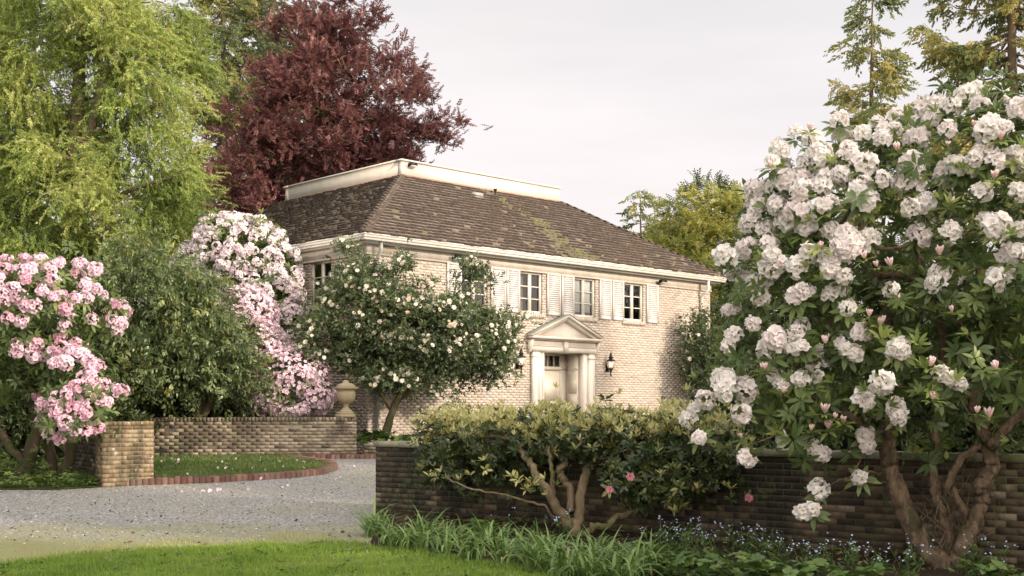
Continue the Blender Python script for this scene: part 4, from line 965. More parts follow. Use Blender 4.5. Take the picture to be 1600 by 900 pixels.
foliage(lw, sP, sD, [whorl(7, .10, .034, 0.45, .12) for _ in range(4)], 4, 0.10, 1.0, 0.5, 0.4, (0.05,0.52))
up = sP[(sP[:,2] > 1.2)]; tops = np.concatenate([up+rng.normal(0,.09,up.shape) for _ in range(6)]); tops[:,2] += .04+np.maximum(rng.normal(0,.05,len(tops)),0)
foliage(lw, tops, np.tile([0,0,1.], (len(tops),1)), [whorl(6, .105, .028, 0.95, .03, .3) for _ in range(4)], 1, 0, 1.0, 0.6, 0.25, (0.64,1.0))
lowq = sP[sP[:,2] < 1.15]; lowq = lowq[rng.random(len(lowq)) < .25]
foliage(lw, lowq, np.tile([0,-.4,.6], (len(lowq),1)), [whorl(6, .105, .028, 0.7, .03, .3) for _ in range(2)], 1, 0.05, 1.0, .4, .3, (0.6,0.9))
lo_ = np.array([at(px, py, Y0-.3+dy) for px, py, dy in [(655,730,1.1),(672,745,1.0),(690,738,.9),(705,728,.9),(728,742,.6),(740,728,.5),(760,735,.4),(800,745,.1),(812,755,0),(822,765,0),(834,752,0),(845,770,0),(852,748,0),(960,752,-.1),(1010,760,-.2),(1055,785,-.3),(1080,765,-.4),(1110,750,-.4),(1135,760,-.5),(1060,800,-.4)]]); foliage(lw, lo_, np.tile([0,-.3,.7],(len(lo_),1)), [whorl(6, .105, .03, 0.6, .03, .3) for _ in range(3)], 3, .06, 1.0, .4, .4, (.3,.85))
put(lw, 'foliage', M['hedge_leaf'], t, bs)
RT = [rosette(.058, 4, 6) for _ in range(3)]; RM = [tmesh('blossom', T, M['rose_petal']) for T in RT]
rl = MB(); P_ = np.array([at(1170,778,Y0-1.0), at(985,745,Y0-.9), at(952,765,Y0-.8), at(948,887,12.4)]); 
place_flowers('blossom', RM, t, bs, P_[:3], np.tile([0,-.95,.1], (3,1)), (0.6,0.95))
for q in P_[:3]: rl = MB(); limb(rl, [q+[.02,.03,0], q+[.05,.25,.12], q+[-.05,.75,.30]], [.005,.006,.008], 5, .01); put(rl, 'flower_stem', M['dark_bark'], t, bs)
rl = MB(); foliage(rl, np.concatenate([P_[:3]+[0,.04,0], P_[:3]+[.04,.2,.1]]), np.tile([0,-.6,.2],(6,1)), [whorl(5,.10,.04,.1,.2) for _ in range(3)], 1, 0, 1, .1, .3, (.1,.5)); put(rl, 'flower_leaves', M['hedge_leaf'], t, bs)

# ------------------------------------------------------------------ pink rhododendron, far left
base = gat(70,752)
t, bs = plant('pink_rhododendron', 'pink flowering rhododendron with dark bare stems left of the ochre pillar', 'rhododendron', base)
Y0 = base[1]; tr_mb = MB(); bases = []
for pts, r in [([(30,760,Y0),(45,720,Y0),(62,660,Y0),(50,600,Y0+.2),(70,520,Y0+.3)], [.16,.13,.10,.08,.04]), ([(100,752,Y0),(112,700,Y0),(108,650,Y0),(90,610,Y0+.2),(110,540,Y0+.2)], [.11,.10,.08,.06,.03]),
               ([(80,755,Y0+.3),(78,690,Y0+.3),(60,630,Y0+.4),(20,560,Y0+.4)], [.10,.08,.07,.03]), ([(45,735,Y0),(10,690,Y0-.1),(-40,640,Y0)], [.10,.08,.05])]:
    bases.append(limb(tr_mb, [at(*p) for p in pts], r, 10, 0.02))
pk_e = [E_(60,480,21.6,105,75,1.3), E_(-20,520,21.8,110,100,1.4), E_(120,600,21.2,60,65,.8), E_(40,560,21.9,90,60,1.2), E_(165,495,21.8,30,30,.5), E_(120,650,20.9,45,30,.5)]
fl_px = [(88,57),(140,60),(70,100),(20,95),(105,97),(185,135),(95,130),(50,160),(20,210),(85,220),(120,225),(65,190),(150,170),(280,75),(310,95),(335,95),(270,110),(300,150),(335,165),(360,185),(300,195),(265,195),(230,230),(240,245),(210,185),(190,190),(30,265),(80,275),(230,290),(320,270),(395,275),(425,280),(408,305),(405,215),(430,220),(210,330),(265,355),(130,355),(60,360),(60,380),(100,370),(150,395),(185,380),(120,400),(195,425),(230,420),(215,370),(285,390),(245,380),(315,425),(345,435),(300,475),(320,465),(270,505),(300,535),(345,545),(370,560),(330,500),(365,495),(405,520),(430,520),(240,530),(255,550),(200,545),(180,570),(150,570),(205,585),(255,580),(290,570),(300,600),(195,605),(232,630),(150,630),(265,655),(300,660),(345,650),(170,670),(215,685),(285,600),(240,570),(5,70),(0,130),(0,160),(25,60),(10,180),(120,75),(200,80),(210,75),(175,95)]
fl_px = [(x/2.25, 380+y/2.25) for x, y in fl_px]
cen = np.array(pk_e[0][:3]); fP = np.array([ray_hit(x, y, pk_e, 21.2) for x, y in fl_px]); fD = unit(unit(fP-cen)*.4+np.array([.0,-.5,.6])+rng.normal(0,.2,fP.shape))
sP, sD = crown_points(pk_e, 320, .5, 1, .6)
ex, exD = crown_points(pk_e, 60, .92, 1.0); k = ex[:,1] > 21.8; ex, exD = ex[k][:25], exD[k][:25]
skeleton(tr_mb, bases, np.concatenate([sP, fP-fD*.1]), 0.005, .42, 4, .06)
put(tr_mb, 'trunk', bark_mat('dark_stem_bark', (0.035,0.027,0.018), (0.09,0.07,0.045), (0.05,0.06,0.02)), t, bs, True)
lw = MB(); foliage(lw, sP, sD, [whorl(7, .15, .05, .25, .25) for _ in range(4)], 4, .2, 1.05, .4, .4, (0.1,.75))
foliage(lw, fP-fD*.08, fD, [whorl(9, .16, .05, -0.05, .3) for _ in range(3)], 1, 0, 1.1, 0, .1, (.3,.85)); put(lw, 'foliage', M['rhodo'], t, bs)
TT2 = [truss(rng.integers(12,17), .078, .046, 10, rng.uniform(1.4,1.9)) for _ in range(6)]; TM = [tmesh('flower_truss', T, M['pink_petal']) for T in TT2]
place_flowers('flower_truss', TM, t, bs, fP, fD, (0.95,1.25), limit=100, mat=M['pink_petal'], templates=TT2, rest_name='flower_mass')
place_flowers('flower_mass', TM, t, bs, ex, exD, (.9,1.2), limit=0, mat=M['pink_petal'], templates=TT2)

# ------------------------------------------------------------------ glossy green evergreen in the island
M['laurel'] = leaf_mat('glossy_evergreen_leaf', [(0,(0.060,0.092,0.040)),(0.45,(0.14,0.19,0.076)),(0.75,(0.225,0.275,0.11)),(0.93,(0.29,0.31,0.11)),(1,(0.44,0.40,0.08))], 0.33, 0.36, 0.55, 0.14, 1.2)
base = gat(295,716)
t, bs = plant('evergreen_tree', 'rounded glossy green evergreen with a leaning trunk on the kerbed island', 'tree', (base[0],base[1],base[2]+.07))
Y0 = base[1]; tr_mb = MB(); bases = [limb(tr_mb, [at(p[0],p[1],Y0+p[2]) for p in [(292,720,0),(300,690,0),(312,655,0),(318,615,.1),(300,560,.1),(285,490,.1)]], [.17,.15,.13,.11,.08,.04], 10, .02),
    limb(tr_mb, [at(312,655,Y0), at(345,600,Y0-.1), at(360,540,Y0)], [.1,.07,.04]), limb(tr_mb, [at(315,630,Y0), at(255,580,Y0-.2), at(215,520,Y0-.1)], [.09,.07,.04])]
ev_e = [E_(255,490,Y0,95,70,1.4), E_(210,540,Y0-.2,66,70,1.1), E_(325,545,Y0-.3,62,70,1.0), E_(260,575,Y0-.4,100,50,1.2), E_(190,440,Y0+.3,50,48,.9), E_(215,410,Y0+.4,45,30,.7), E_(360,595,Y0-.1,40,45,.7), E_(290,465,Y0,50,40,.8), E_(180,600,Y0,50,40,.8)]
aP, aD = crown_pads(ev_e, 110, 8, .34, .3, .6, .5, .2, .8); sP, sD = crown_points(ev_e, 300, .5, .9, .5); sP, sD = np.concatenate([aP,sP]), np.concatenate([aD,sD])
skeleton(tr_mb, bases, sP[::2], .004, .43, 4, -.03); put(tr_mb, 'trunk', M['dark_bark'], t, bs, True)
lw = MB(); foliage(lw, sP, sD, [twig(9, .28, .13, .042, False, .4, .9) for _ in range(5)], 5, .2, 1.0, -.05, .35, (.1,.85), roll=False)
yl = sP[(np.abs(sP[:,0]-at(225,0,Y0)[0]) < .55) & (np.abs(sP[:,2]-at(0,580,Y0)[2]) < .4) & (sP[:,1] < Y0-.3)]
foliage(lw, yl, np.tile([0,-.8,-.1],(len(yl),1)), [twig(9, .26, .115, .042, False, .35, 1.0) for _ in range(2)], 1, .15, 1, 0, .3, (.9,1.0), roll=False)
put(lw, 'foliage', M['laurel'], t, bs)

# ------------------------------------------------------------------ pale pink rhododendron by the left of the house
base = at(400,0,31.3); base[2] = 0.5
t, bs = plant('blush_rhododendron', 'tall blush pink rhododendron rising to the left gutter of the house', 'rhododendron', base)
tr_mb = MB(); Y0 = 31.3; bases = [limb(tr_mb, [at(405,708,Y0), at(395,640,Y0), at(385,560,Y0), at(375,470,Y0)], [.16,.13,.1,.05]), limb(tr_mb, [at(395,640,Y0), at(430,560,Y0), at(430,470,Y0)], [.1,.08,.04])]
bl_e = [E_(375,400,Y0,75,60,1.0), E_(405,470,Y0-.1,65,70,1.0), E_(320,410,Y0+.2,50,30,.7), E_(355,365,Y0,45,28,.6), E_(435,430,Y0,35,50,.6), E_(440,500,Y0-.2,35,45,.6)]
fP, fD = crown_points(bl_e, 640, .90, 1.03); k = fP[:,1] < Y0+.5; fP, fD = fP[k], fD[k]; fD = unit(fD*.6+np.array([0,-.3,.4])+rng.normal(0,.2,fP.shape))
d_ = np.ones(len(fP), bool)
for i in range(len(fP)):
    if d_[i]: d_[i+1:] &= np.linalg.norm(fP[i+1:]-fP[i], axis=1) > .12
fP, fD = fP[d_], fD[d_]
sP, sD = crown_points(bl_e, 260, .5, 1., .6); skeleton(tr_mb, bases, np.concatenate([sP, fP-fD*.1]), .005, .42, 4, .03); put(tr_mb, 'trunk', M['dark_bark'], t, bs, True)
lw = MB(); foliage(lw, sP, sD, [whorl(7, .15, .05, .3, .2, simple=True) for _ in range(4)], 3, .2, 1.05, .4, .4, (.15,.8))
foliage(lw, fP-fD*.08, fD, [whorl(7, .16, .05, 0, .2, simple=True) for _ in range(3)], 1, 0, 1.1, 0, .1, (.4,.9))
tp = bl_e[3]; pp = np.array(tp[:3])+np.stack([rng.normal(0,.5,14), rng.normal(0,.3,14), rng.uniform(.3,.5,14)],1); foliage(lw, pp, np.tile([0,0,1.],(14,1)), [whorl(6,.14,.035,.9,.05)], 1, 0, 1.2, .8, .2, (.9,1.0))
put(lw, 'foliage', M['rhodo'], t, bs)
TM = [tmesh('flower_truss', T, M['blush_petal']) for T in TT2]
place_flowers('flower_truss', TM, t, bs, fP, fD, (.95,1.3), limit=100, mat=M['blush_petal'], templates=TT2, rest_name='flower_mass')

# ------------------------------------------------------------------ pink azalea cascading over the pale wall
M['azalea_petal'] = petal_mat('azalea_petal', [(0,(0.70,0.40,0.50)),(0.4,(0.82,0.60,0.69)),(0.8,(0.87,0.71,0.78)),(1,(0.90,0.80,0.85))], None, 0.4)
Y0 = 29.6; base = at(440,0,Y0); base[2] = .5
t, bs = plant('pink_azalea', 'spreading pink azalea cascading over the pale wall beside the urn', 'azalea', base)
tr_mb = MB(); bases = [limb(tr_mb, [at(430,710,Y0), at(425,650,Y0), at(410,580,Y0), at(390,520,Y0)], [.09,.07,.05,.03]), limb(tr_mb, [at(425,650,Y0), at(460,610,Y0-.2), at(490,610,Y0-.3)], [.05,.04,.02])]
az_e = [E_(385,500,Y0,45,50,.8), E_(400,560,Y0-.2,48,60,.8), E_(450,590,Y0-.4,60,45,.8), E_(490,615,Y0-.5,32,30,.5), E_(415,620,Y0-.7,45,28,.6), E_(365,470,Y0,28,20,.5), E_(350,530,Y0-.1,30,40,.5), E_(450,640,Y0-1.1,30,10,.35)]
sP, sD = crown_points(az_e, 520, .6, 1., .4); skeleton(tr_mb, bases, sP[::2], .003, .42, 4, .02); put(tr_mb, 'trunk', M['dark_bark'], t, bs, True)
lw = MB(); foliage(lw, sP, sD, [whorl(9, .06, .024, .4, .1, simple=True, stem=.06) for _ in range(4)], 4, .13, 1.1, .3, .5, (.3,.95)); put(lw, 'foliage', M['laurel'], t, bs)
FT = [floret(.046, .022, 5, 10) for _ in range(4)]; fm = MB(); fp, fd = crown_points(az_e, 8000, .84, 1.14, .6)
nz = np.sin(fp[:,0]*5.1+fp[:,2]*3.3)+np.sin(fp[:,2]*6.7-fp[:,0]*2.1)+rng.normal(0,.6,len(fp)); k = nz > -.9; fp, fd = fp[k], fd[k]
foliage(fm, fp, fd, FT, 1, 0, 1.0, .3, .35, (-.15,.2)); put(fm, 'blossom_mass', M['azalea_petal'], t, bs, kind='stuff')

# ------------------------------------------------------------------ white camellia against the facade
M['camellia_petal'] = petal_mat('camellia_petal', [(0.2,(0.80,0.72,0.56)),(0.6,(0.88,0.85,0.77)),(1,(0.86,0.79,0.60))], (0.66,0.42,0.22))
M['camellia_leaf'] = leaf_mat('camellia_leaf', [(0,(0.046,0.070,0.035)),(0.5,(0.10,0.138,0.060)),(0.8,(0.17,0.205,0.093)),(1,(0.26,0.29,0.14))], 0.36, 0.3, 0.38, 0.12, 1.0)
Y0 = 29.6; base = at(597,0,Y0); base[2] = .5
t, bs = plant('white_camellia', 'large dark camellia dotted with cream blossoms against the house front', 'camellia', base)
tr_mb = MB(); bases = [limb(tr_mb, [at(597,712,Y0), at(606,660,Y0), at(622,622,Y0), at(640,570,Y0), at(620,500,Y0), at(585,440,Y0)], [.12,.10,.085,.07,.05,.03]), limb(tr_mb, [at(620,625,Y0), at(680,575,Y0+.4), at(740,540,Y0+.9)], [.07,.055,.03]), limb(tr_mb, [at(612,640,Y0), at(580,590,Y0-.1), at(530,540,Y0-.2)], [.06,.045,.025])]
cm_e = [E_(562,490,Y0-.1,64,60,.95), E_(640,525,Y0+.05,78,66,1.0), E_(722,540,Y0+.7,66,50,1.0), E_(600,560,Y0-.2,65,38,.8), E_(525,530,Y0-.4,44,46,.8), E_(552,425,Y0-.1,22,38,.4), E_(690,495,Y0+.5,48,28,.8), E_(585,430,Y0,10,26,.2), E_(775,532,Y0+1.0,34,42,.6), E_(660,590,Y0+.2,60,28,.7), E_(755,565,Y0+1.0,38,34,.6), E_(625,430,Y0+.2,16,30,.2), E_(660,440,Y0+.5,10,22,.15), E_(735,440,Y0+.75,34,18,.25)]
aP, aD = crown_pads(cm_e, 150, 8, .26, .5, .7, .4, .2, .3); sP, sD = crown_points(cm_e, 500, .5, .92, .5); sP, sD = np.concatenate([aP,sP]), np.concatenate([aD,sD]); skeleton(tr_mb, bases, sP[::2], .0035, .42, 4, -.02); put(tr_mb, 'trunk', M['dark_bark'], t, bs, True)
lw = MB(); foliage(lw, sP, sD, [twig(9, .22, .085, .04, False, .25, 1.0) for _ in range(5)], 6, .15, 1.0, .15, .45, (.1,.8)); put(lw, 'foliage', M['camellia_leaf'], t, bs)
CT = [rosette(.072, 3, 6) for _ in range(4)]; CM = [tmesh('blossom', T, M['camellia_petal']) for T in CT]
fP = aP[rng.permutation(len(aP))[:760]]; fD = unit(fP-np.array([0,0,0])-np.array([-2.9,30.2,2.9])); fP = fP+unit(fD*.6+np.array([.1,-.75,.1]))*.24+rng.normal(0,.05,fP.shape); fD = unit(fD+np.array([0,-.7,.1])+rng.normal(0,.3,fP.shape)); fD = unit(fD+rng.normal(0,.25,fD.shape)+[0,-.25,.1])
place_flowers('blossom', CM, t, bs, fP, fD, (.5,1.0), limit=100, mat=M['camellia_petal'], templates=CT, rest_name='blossom_mass')

# climber at the right end of the front
Y0 = 38.6; base = at(1096,0,Y0); base[2] = .5
t, bs = plant('camellia_bush', 'slim dark bush with a few cream blooms at the right downpipe', 'bush', base)
tr_mb = MB(); bases = [limb(tr_mb, [at(1096,696,Y0), at(1094,620,Y0), at(1098,560,Y0), at(1094,510,Y0)], [.07,.06,.05,.02])]
cl_e = [E_(1096,560,Y0,30,45,.6), E_(1110,590,Y0,32,40,.6), E_(1085,530,Y0+.1,14,28,.3), E_(1125,560,Y0,22,45,.6), E_(1095,500,Y0+.1,10,18,.25)]
sP, sD = crown_points(cl_e, 380, .4, 1., .6); skeleton(tr_mb, bases, sP[::3], .004, .42, 4, 0); put(tr_mb, 'trunk', M['dark_bark'], t, bs, True)
lw = MB(); foliage(lw, sP, sD, [twig(8, .24, .10, .05, True, .25, 1.0) for _ in range(4)], 4, .15, 1.0, .1, .5, (.1,.8)); put(lw, 'foliage', M['camellia_leaf'], t, bs)
fP, fD = crown_points(cl_e, 18, .98, 1.05); place_flowers('blossom', CM, t, bs, fP, unit(fD+[0,-.5,0]), (.8,1.2))

# ------------------------------------------------------------------ trees
def conifer(name, label, base, H, R0_, mats, spray, seed=0, crown0=0.15, gap=0.42, droop=0.25, sparse=0.0, tipup=0.15, per=9, group=None, prof=0.8, trunk_r=None, ring_n=(4,6), scale=1.0, upsweep=0.0):
    global rng
    keep = rng; rng = np.random.default_rng(seed)
    t, bs = plant(name, label, 'tree', base, group)
    tm = MB(); lw = MB(); tr = trunk_r or H*0.014
    zs = np.linspace(0, H, 14); ax = np.cumsum(rng.normal(0, H*0.002, (14,2)), axis=0)
    P = np.stack([bs[0]+ax[:,0], bs[1]+ax[:,1], bs[2]-0.1+zs], 1); tm.tube(P, tr*(1-zs/H)**0.9+0.012, 10, .5)
    def axis(z): return np.array([np.interp(z, zs, P[:,0]), np.interp(z, zs, P[:,1]), bs[2]+z])
    tips = []; dirs = []; vals = []
    z = H*crown0
    while z < H*0.985:
        f = (z/H-crown0)/(1-crown0); Lm = R0_*((1-f)**prof)*(0.55+0.45*min(1, f*5+0.35))+0.12
        for k in range(rng.integers(*ring_n)):
            if rng.random() < sparse: continue
            a = rng.uniform(0, 2*pi); L = Lm*rng.uniform(.45, 1.12); d = np.array([cos(a), sin(a), 0]); o = axis(z+rng.uniform(0,gap))
            n = max(4, int(L/0.45)); s_ = np.linspace(0, 1, n)
            up_ = upsweep+0.25*(f > .8)
            B_ = o+d*(L*s_)[:,None]; B_[:,2] += L*(up_*s_-droop*np.sin(s_*pi*.75)*1.1+tipup*s_**3)+0; B_[1:] += rng.normal(0, .03*L, (n-1,3))
            tm.tube(B_, np.linspace(0.018+0.011*L, 0.006, n), 4, rng.random(), cap=False)
            m = max(3, int(per*L)); s2 = 1-rng.random(m)**1.3*(0.86 if f > .15 else .65); v0 = rng.uniform(.15, .75)
            Q = np.stack([np.interp(s2, s_, B_[:,q]) for q in range(3)], 1); side = rng.choice([-1,1], m); sd = np.array([-d[1], d[0], 0])
            w = L*0.30*(1-s2)+0.10
            dirv = unit(d*rng.uniform(.3,.9,m)[:,None]+sd*(side*rng.uniform(.3,1.0,m))[:,None]+np.array([0,0,-.25])+rng.normal(0,.2,(m,3)))
            Q = Q+sd*(side*w*rng.uniform(0,.8,m))[:,None]+np.stack([0*w,0*w,-.12*w],1)+rng.normal(0,.05,(m,3))
            tips.append(Q); dirs.append(dirv); vals.append(np.clip(v0+rng.normal(0,.12,m),0,1))
        z += gap*rng.uniform(.7,1.3)
    Q, D, v = np.concatenate(tips), np.concatenate(dirs), np.concatenate(vals)
    sel = rng.integers(0, len(spray), len(Q)); R = frames(D, roll=rng.normal(0,.5,len(Q))); S = scale*rng.uniform(.7,1.25,len(Q))
    for q in range(len(spray)): k = sel == q; lw.scatter(spray[q], Q[k], R[k], S[k], v[k])
    put(tm, 'trunk', mats[0], t, bs, True); put(lw, 'crown', mats[1], t, bs); rng = keep; return t

M['fir_bark'] = bark_mat('fir_bark', (0.09,0.065,0.045), (0.22,0.165,0.115), None, 3)
M['fir'] = leaf_mat('fir_needles', [(0,(0.055,0.085,0.042)),(0.4,(0.11,0.15,0.062)),(0.75,(0.20,0.22,0.08)),(1,(0.34,0.31,0.10))], 0.55, 0.3, 0.25, 0.25, 0.35)
M['fir_lit'] = leaf_mat('sunlit_fir_needles', [(0,(0.10,0.145,0.07)),(0.4,(0.24,0.275,0.105)),(0.75,(0.44,0.41,0.15)),(1,(0.60,0.50,0.18))], 0.55, 0.45, 0.25, 0.25, 0.35)  # fir needles with the gold of evening sun put into their colour
FS = [strips(26, .80, .18, .075, .35) for _ in range(5)]
ftop = lambda px, py, Y: at(px, py, Y)[2]-0.5
def ground(px, Y): b = at(px, 0, Y); b[2] = float(zg(Y)); return b
conifer('fir_tree', 'slender open fir with bare lower branches standing behind the white rhododendron', ground(1362,50), ftop(1358,-22,50), 2.3, (M['fir_bark'],M['fir_lit']), FS, 3, .35, .46, .22, .18, .35, 11, 'tall conifers round the garden', .62, ring_n=(3,5))
conifer('fir_tree', 'tall thick fir in golden evening light with a sunlit trunk at the right edge', ground(1575,44), 25.0, 4.9, (M['fir_bark'],M['fir_lit']), FS, 14, .2, .46, .18, .06, .25, 11, 'tall conifers round the garden', .8, .30)
conifer('fir_tree', 'tall fir in golden evening light rising between the weeping tree and the copper beech', ground(352,67), 31.0, 4.4, (M['fir_bark'],M['fir_lit']), FS, 5, .25, .46, .2, .1, .2, 8, 'tall conifers round the garden', .55, .34)
conifer('fir_tree', 'tall dark fir half hidden behind the copper beech', ground(420,70), 36.0, 4.6, (M['fir_bark'],M['fir']), FS, 6, .25, .46, .2, .08, .2, 8, 'tall conifers round the garden', .6, .36)
conifer('fir_tree', 'small pointed fir showing above the right slope of the roof', ground(1006,70), ftop(1006,294,70), 2.6, (M['fir_bark'],M['fir_lit']), FS, 7, .2, .45, .1, .05, .2, 6, 'small conifers beyond the roof', .8, scale=1.1)
conifer('fir_tree', 'small fir between the pointed fir and the yellow green tree', ground(1052,76), ftop(1052,308,76), 2.4, (M['fir_bark'],M['fir']), FS, 8, .2, .45, .1, .05, .2, 6, 'small conifers beyond the roof', .8, scale=1.1)
conifer('fir_tree', 'dark fir at the far left edge behind the weeping tree', ground(-40,46), 22.0, 4.2, (M['fir_bark'],M['fir']), FS, 9, .15, .45, .2, .05, .2, 8, 'tall conifers round the garden', .7)

# weeping yellow-green conifer
M['weeping'] = leaf_mat('weeping_conifer_needles', [(0,(0.14,0.19,0.055)),(0.35,(0.29,0.38,0.10)),(0.7,(0.44,0.50,0.15)),(1,(0.60,0.60,0.25))], 0.55, 0.5, 0.2, 0.22, 0.45)
M['grey_bark'] = bark_mat('grey_brown_bark', (0.10,0.075,0.055), (0.26,0.20,0.15), (0.12,0.12,0.06), 4)
Y0 = 33.5; base = ground(118, Y0)
t, bs = plant('weeping_conifer', 'huge yellow green weeping conifer with hanging sprays at the left of the house', 'tree', base)
tr_mb = MB(); A_ = lambda px, py, dy=0: at(px, py, Y0+dy)
bases = [limb(tr_mb, [base-[0,0,.2], A_(120,600), A_(112,480), A_(108,380), A_(112,300), A_(118,200), A_(128,60), A_(135,-120), A_(138,-300)], [.36,.32,.28,.25,.22,.19,.15,.10,.04], 12, .03),
  limb(tr_mb, [A_(110,330), A_(122,260,-.3), A_(148,190,-.5), A_(160,120,-.6), A_(150,20,-.6), A_(160,-120,-.6)], [.17,.15,.12,.09,.07,.03], 10, .03),
  limb(tr_mb, [A_(122,260), A_(170,210,-.6), A_(230,170,-1.0), A_(290,150,-1.2)], [.10,.08,.06,.025], 8, .03),
  limb(tr_mb, [A_(112,360), A_(160,320,-.8), A_(230,285,-1.4), A_(300,270,-1.6)], [.09,.075,.05,.02], 8, .03),
  limb(tr_mb, [A_(112,300), A_(60,250,-.5), A_(0,210,-.8), A_(-70,190,-1)], [.1,.08,.06,.03], 8, .03),
  limb(tr_mb, [A_(110,420), A_(40,380,-.8), A_(-40,350,-1.2)], [.09,.07,.03], 8, .03),
  limb(tr_mb, [A_(110,400), A_(190,370,-.8), A_(260,345,-1.3)], [.08,.06,.02], 8, .03),
  limb(tr_mb, [A_(125,90), A_(190,40,-.3), A_(260,20,-.5)], [.08,.06,.02], 8, .03), limb(tr_mb, [A_(125,110), A_(60,60,.3), A_(0,40,.5)], [.08,.06,.02], 8, .03)]
wp_e = [E_(110,330,Y0,190,110,3.2), E_(232,255,Y0-.8,74,80,2.0), E_(215,120,Y0-.3,88,80,2.2), E_(20,180,Y0,120,110,2.6), E_(130,30,Y0,170,100,2.8), E_(130,-130,Y0,130,130,2.4), E_(225,360,Y0-1,62,55,1.6), E_(30,400,Y0-.4,130,60,2.4), E_(-40,300,Y0,110,120,2.2), E_(130,-280,Y0,70,110,1.4), E_(275,50,Y0+.4,45,55,1.2)]
sP, sD = crown_pads(wp_e, 350, 9, .80, .4, .42, .45, .2, 1.4)
skeleton(tr_mb, bases, sP[::4], .006, .42, 4, -.10, wob=.06, climb=.2); put(tr_mb, 'trunk', M['grey_bark'], t, bs, True)
WS = [strips(46, .56, .072, .032, .30, .16) for _ in range(6)]
lw = MB(); 
for k in range(6):      # hanging curtains below every twig
    out = sD*np.array([1,1,0]); p = sP+unit(out+1e-6)*rng.uniform(-.3,.3,(len(sP),1))+rng.normal(0,.16,sP.shape)
    d = unit(np.stack([0*p[:,0], 0*p[:,0], -np.ones(len(p))],1)*rng.uniform(.1,.8,(len(p),1))+out*rng.uniform(.2,1.1,(len(p),1))+rng.normal(0,.45,p.shape)); sel = rng.integers(0,6,len(p))
    v = np.clip(.45+.22*np.sin(sP[:,0]*1.7+sP[:,2]*1.1)+rng.normal(0,.17,len(p)),0,1)
    R = frames(d, roll=rng.normal(0,.5,len(p))); S = rng.uniform(.6,1.2,len(p))
    for q in range(6): m_ = sel == q; lw.scatter(WS[q], p[m_], R[m_], S[m_], v[m_])
put(lw, 'crown', M['weeping'], t, bs)
twig_bark = bark_mat('dry_twig', (0.24,0.20,0.12), (0.40,0.34,0.22))
for k in range(34):
    fb = MB()                      # pale bare twigs among the sprays
    i = rng.integers(len(sP)); a = sP[i]; o_ = unit((sD[i]*[1,1,.2])[None])[0]; limb(fb, [a-o_*.6, a, a+o_*.35-[0,0,.15], a+o_*.5-[0,0,.6]], [.016,.012,.008,.003], 4, .02, 2)
    put(fb, 'bare_twig', twig_bark, t, bs)

# copper beech
def broadleaf(name, label, base, trunk, ells, n, mats, T, per, spread, group=None, scale=1.0, rnd=(.15,.8), upb=.25, rand=.45, sag=-.05, rt=.006, inner=.5, bias=.5, outb=.7, every=2, pads=None):
    t, bs = plant(name, label, 'tree', base, group); tm = MB(); bases = [limb(tm, p, r, 10, .04) for p, r in trunk]
    P, D = crown_pads(ells, *pads) if pads else crown_points(ells, n, inner, 1.0, bias); skeleton(tm, bases, P[::every], rt, .43, 4, sag, wob=.05); put(tm, 'trunk', mats[0], t, bs, True)
    lw = MB(); foliage(lw, P, D, T, per, spread, scale, upb, rand, rnd, roll=False, outb=outb); put(lw, 'crown', mats[1], t, bs); return t
M['beech'] = leaf_mat('copper_beech_leaf', [(0,(0.085,0.042,0.042)),(0.4,(0.185,0.080,0.078)),(0.75,(0.275,0.125,0.112)),(1,(0.36,0.23,0.19))], 0.42, 0.35, 0.4, 0.18, 0.35)
Y0 = 57.0; B = lambda px, py, dy=0: at(px, py, Y0+dy)
be_e = [E_(500,180,Y0,112,120,3.2), E_(520,90,Y0,90,80,2.6), E_(500,20,Y0,60,45,1.8), E_(590,190,Y0-.5,75,70,2.4), E_(650,205,Y0-.3,56,26,1.3), E_(698,188,Y0-.2,28,16,.8), E_(680,215,Y0,34,14,.8), E_(610,110,Y0,45,42,1.6), E_(420,230,Y0-.5,80,70,2.6), E_(370,290,Y0-.8,60,55,2.2), E_(450,300,Y0-.6,100,60,2.6), E_(560,250,Y0-.5,90,45,2.4), E_(640,150,Y0,26,20,.9), E_(660,232,Y0,36,12,.8), E_(445,130,Y0,35,60,1.6), E_(330,330,Y0-1,45,40,1.6), E_(540,0,Y0,30,40,1.2)]
BT_ = [twig(13, .46, .115, .085, True, .25, 1.1, .14, .2) for _ in range(6)]
broadleaf('copper_beech', 'big dark red copper beech rising behind the house roof', ground(505,Y0), [([ground(505,Y0)-[0,0,.2], B(505,440), B(500,320), B(505,200), B(515,80), B(520,10)], [.5,.42,.36,.26,.14,.05]), ([B(500,330), B(440,260,-.8), B(390,210,-1.2)], [.22,.15,.05]), ([B(502,300), B(570,230,-.6), B(640,210,-.5), B(700,190,-.3)], [.22,.15,.08,.02]), ([B(504,220), B(570,150,0), B(620,110,0)], [.16,.1,.03]), ([B(500,340), B(420,320,-1), B(350,310,-1.2)], [.18,.12,.04])],
    be_e, 2000, (M['dark_bark'], M['beech']), BT_, 4, .22, scale=1.0, upb=.15, rand=.5, every=2, pads=(290, 13, 1.05, .24, .25, .66, .5, .3))

